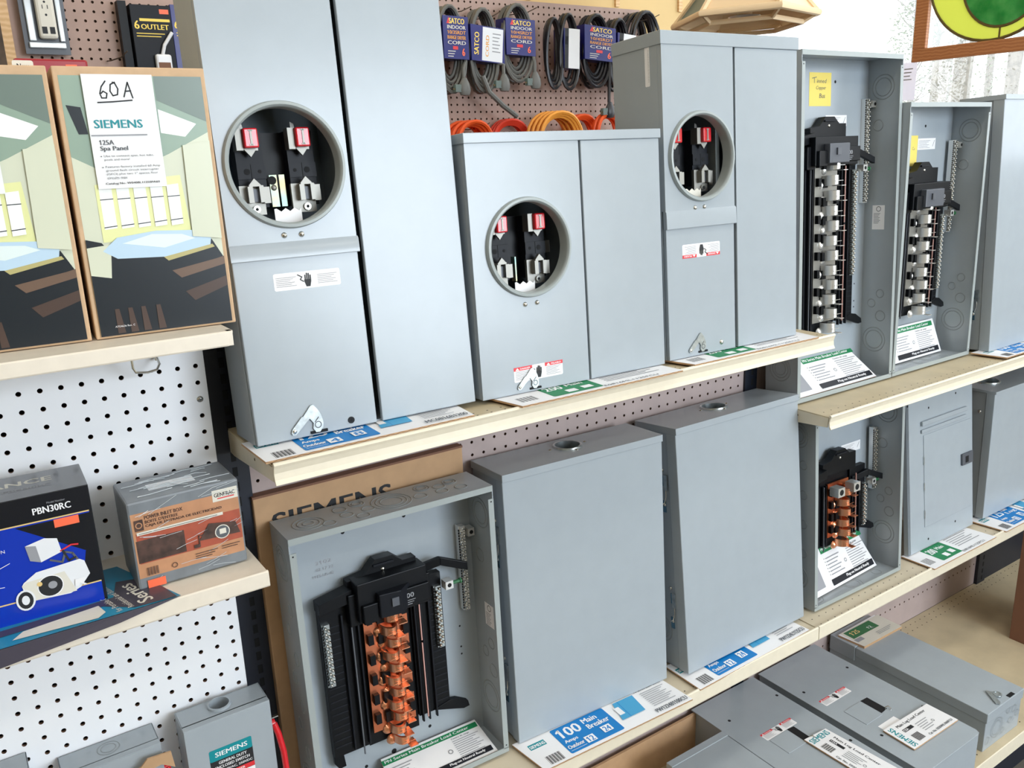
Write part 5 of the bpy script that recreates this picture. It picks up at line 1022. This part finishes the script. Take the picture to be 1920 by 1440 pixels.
for i in range(6):
    a, b = q[i], q[(i+1) % 6]; mb = MB(); vs = [(a[0]*.97, a[1]*.97, .15), (b[0]*.97, b[1]*.97, .15), (b[0]*.3, b[1]*.3, 6.9), (a[0]*.3, a[1]*.3, 6.9)]
    mb.add(vs+[(x*.98, y*.98, z-.12) for x, y, z in vs], [(0, 1, 2, 3), (7, 6, 5, 4), (0, 4, 5, 1), (2, 6, 7, 3)], 'smoke_pane' if i == 0 else 'lamp_wood'); mb.build('pane', t)
mb = MB().lathe((0, 0, .2), 'z', [(0, -.4), (1.6, -.3), (2.0, .1), (1.9, .15), (0, 0)], 'tin', 20).cyl((0, 0, .5), 'z', .9, 0, 3.5, 'lamp_wood', 12).cyl((0, 0, 4), 'z', .25, 0, 44, 'lead', 8); mb.build('lamp_fitting', t)
# stained glass panel, hung across the right window
t = thing('stained_glass_panel', 'wood framed stained glass panel with yellow ring and green oval by window', 'stained glass', (110, 25.4, 21.6))
# local: x = depth, y runs toward the camera as negative
Yn, Zt = -21.8, 21.6
mb = MB().box(0, .8, Yn, 0, 0, 1.75, 'oak').box(0, .8, Yn, 0, Zt-1.7, Zt, 'oak'); mb.box(0, .8, -1.9, 0, 1.75, Zt-1.7, 'oak').box(0, .8, Yn, Yn+1.9, 1.75, Zt-1.7, 'oak'); mb.build('frame', t, bevel=.08)
def oval(cy, cz, a, b, n=48): return [(cy+a*math.cos(2*math.pi*k/n), cz+b*math.sin(2*math.pi*k/n)) for k in range(n)]
c0, z0c = -10.9, 10.8
MB().prism(oval(c0, z0c, 9.2, 9.0), .36, .42, 'yellow_glass', 'x').build('yellow_ring', t)
MB().prism(oval(c0-1.1, z0c-.9, 5.6, 6.5), .33, .45, 'green_glass', 'x').build('green_oval', t)
mb = MB()
for a, b, dz, dy in ((9.2, 9.0, 0, 0), (5.6, 6.5, -.9, -1.1)): mb.tube([(.39, y, z) for y, z in oval(c0+dy, z0c+dz, a, b)], .2, 'lead', 6, True)
mb.box(.3, .48, c0-1.2, c0-1.0, 1.75, 3.4, 'lead'); mb.build('lead_line', t)
MB().box(.38, .4, Yn+1.9, -1.9, 1.75, Zt-1.7, 'pane').build('clear_glass', t)
MB().tube([(.4, -4, Zt), (.4, -4, 70-21.6)], .08, 'lead', 5).tube([(.4, -18, Zt), (.4, -18, 70-21.6)], .08, 'lead', 5).build('hanging_wire', t)
# small notice on the window
t = MB().box(0, .05, -2.4, 0, 0, 5.4, 'notice_paper').sheet((0, 0, 0), (0, -1, 0), (0, 0, 1)).fine(.4, 4.4, 1.4, 4, .5).build('paper_notice', None, loc=(114.2, 29.4, 16.6)); tag(t, 'small pale paper notice on window glass beside the tallest open load center', 'notice')
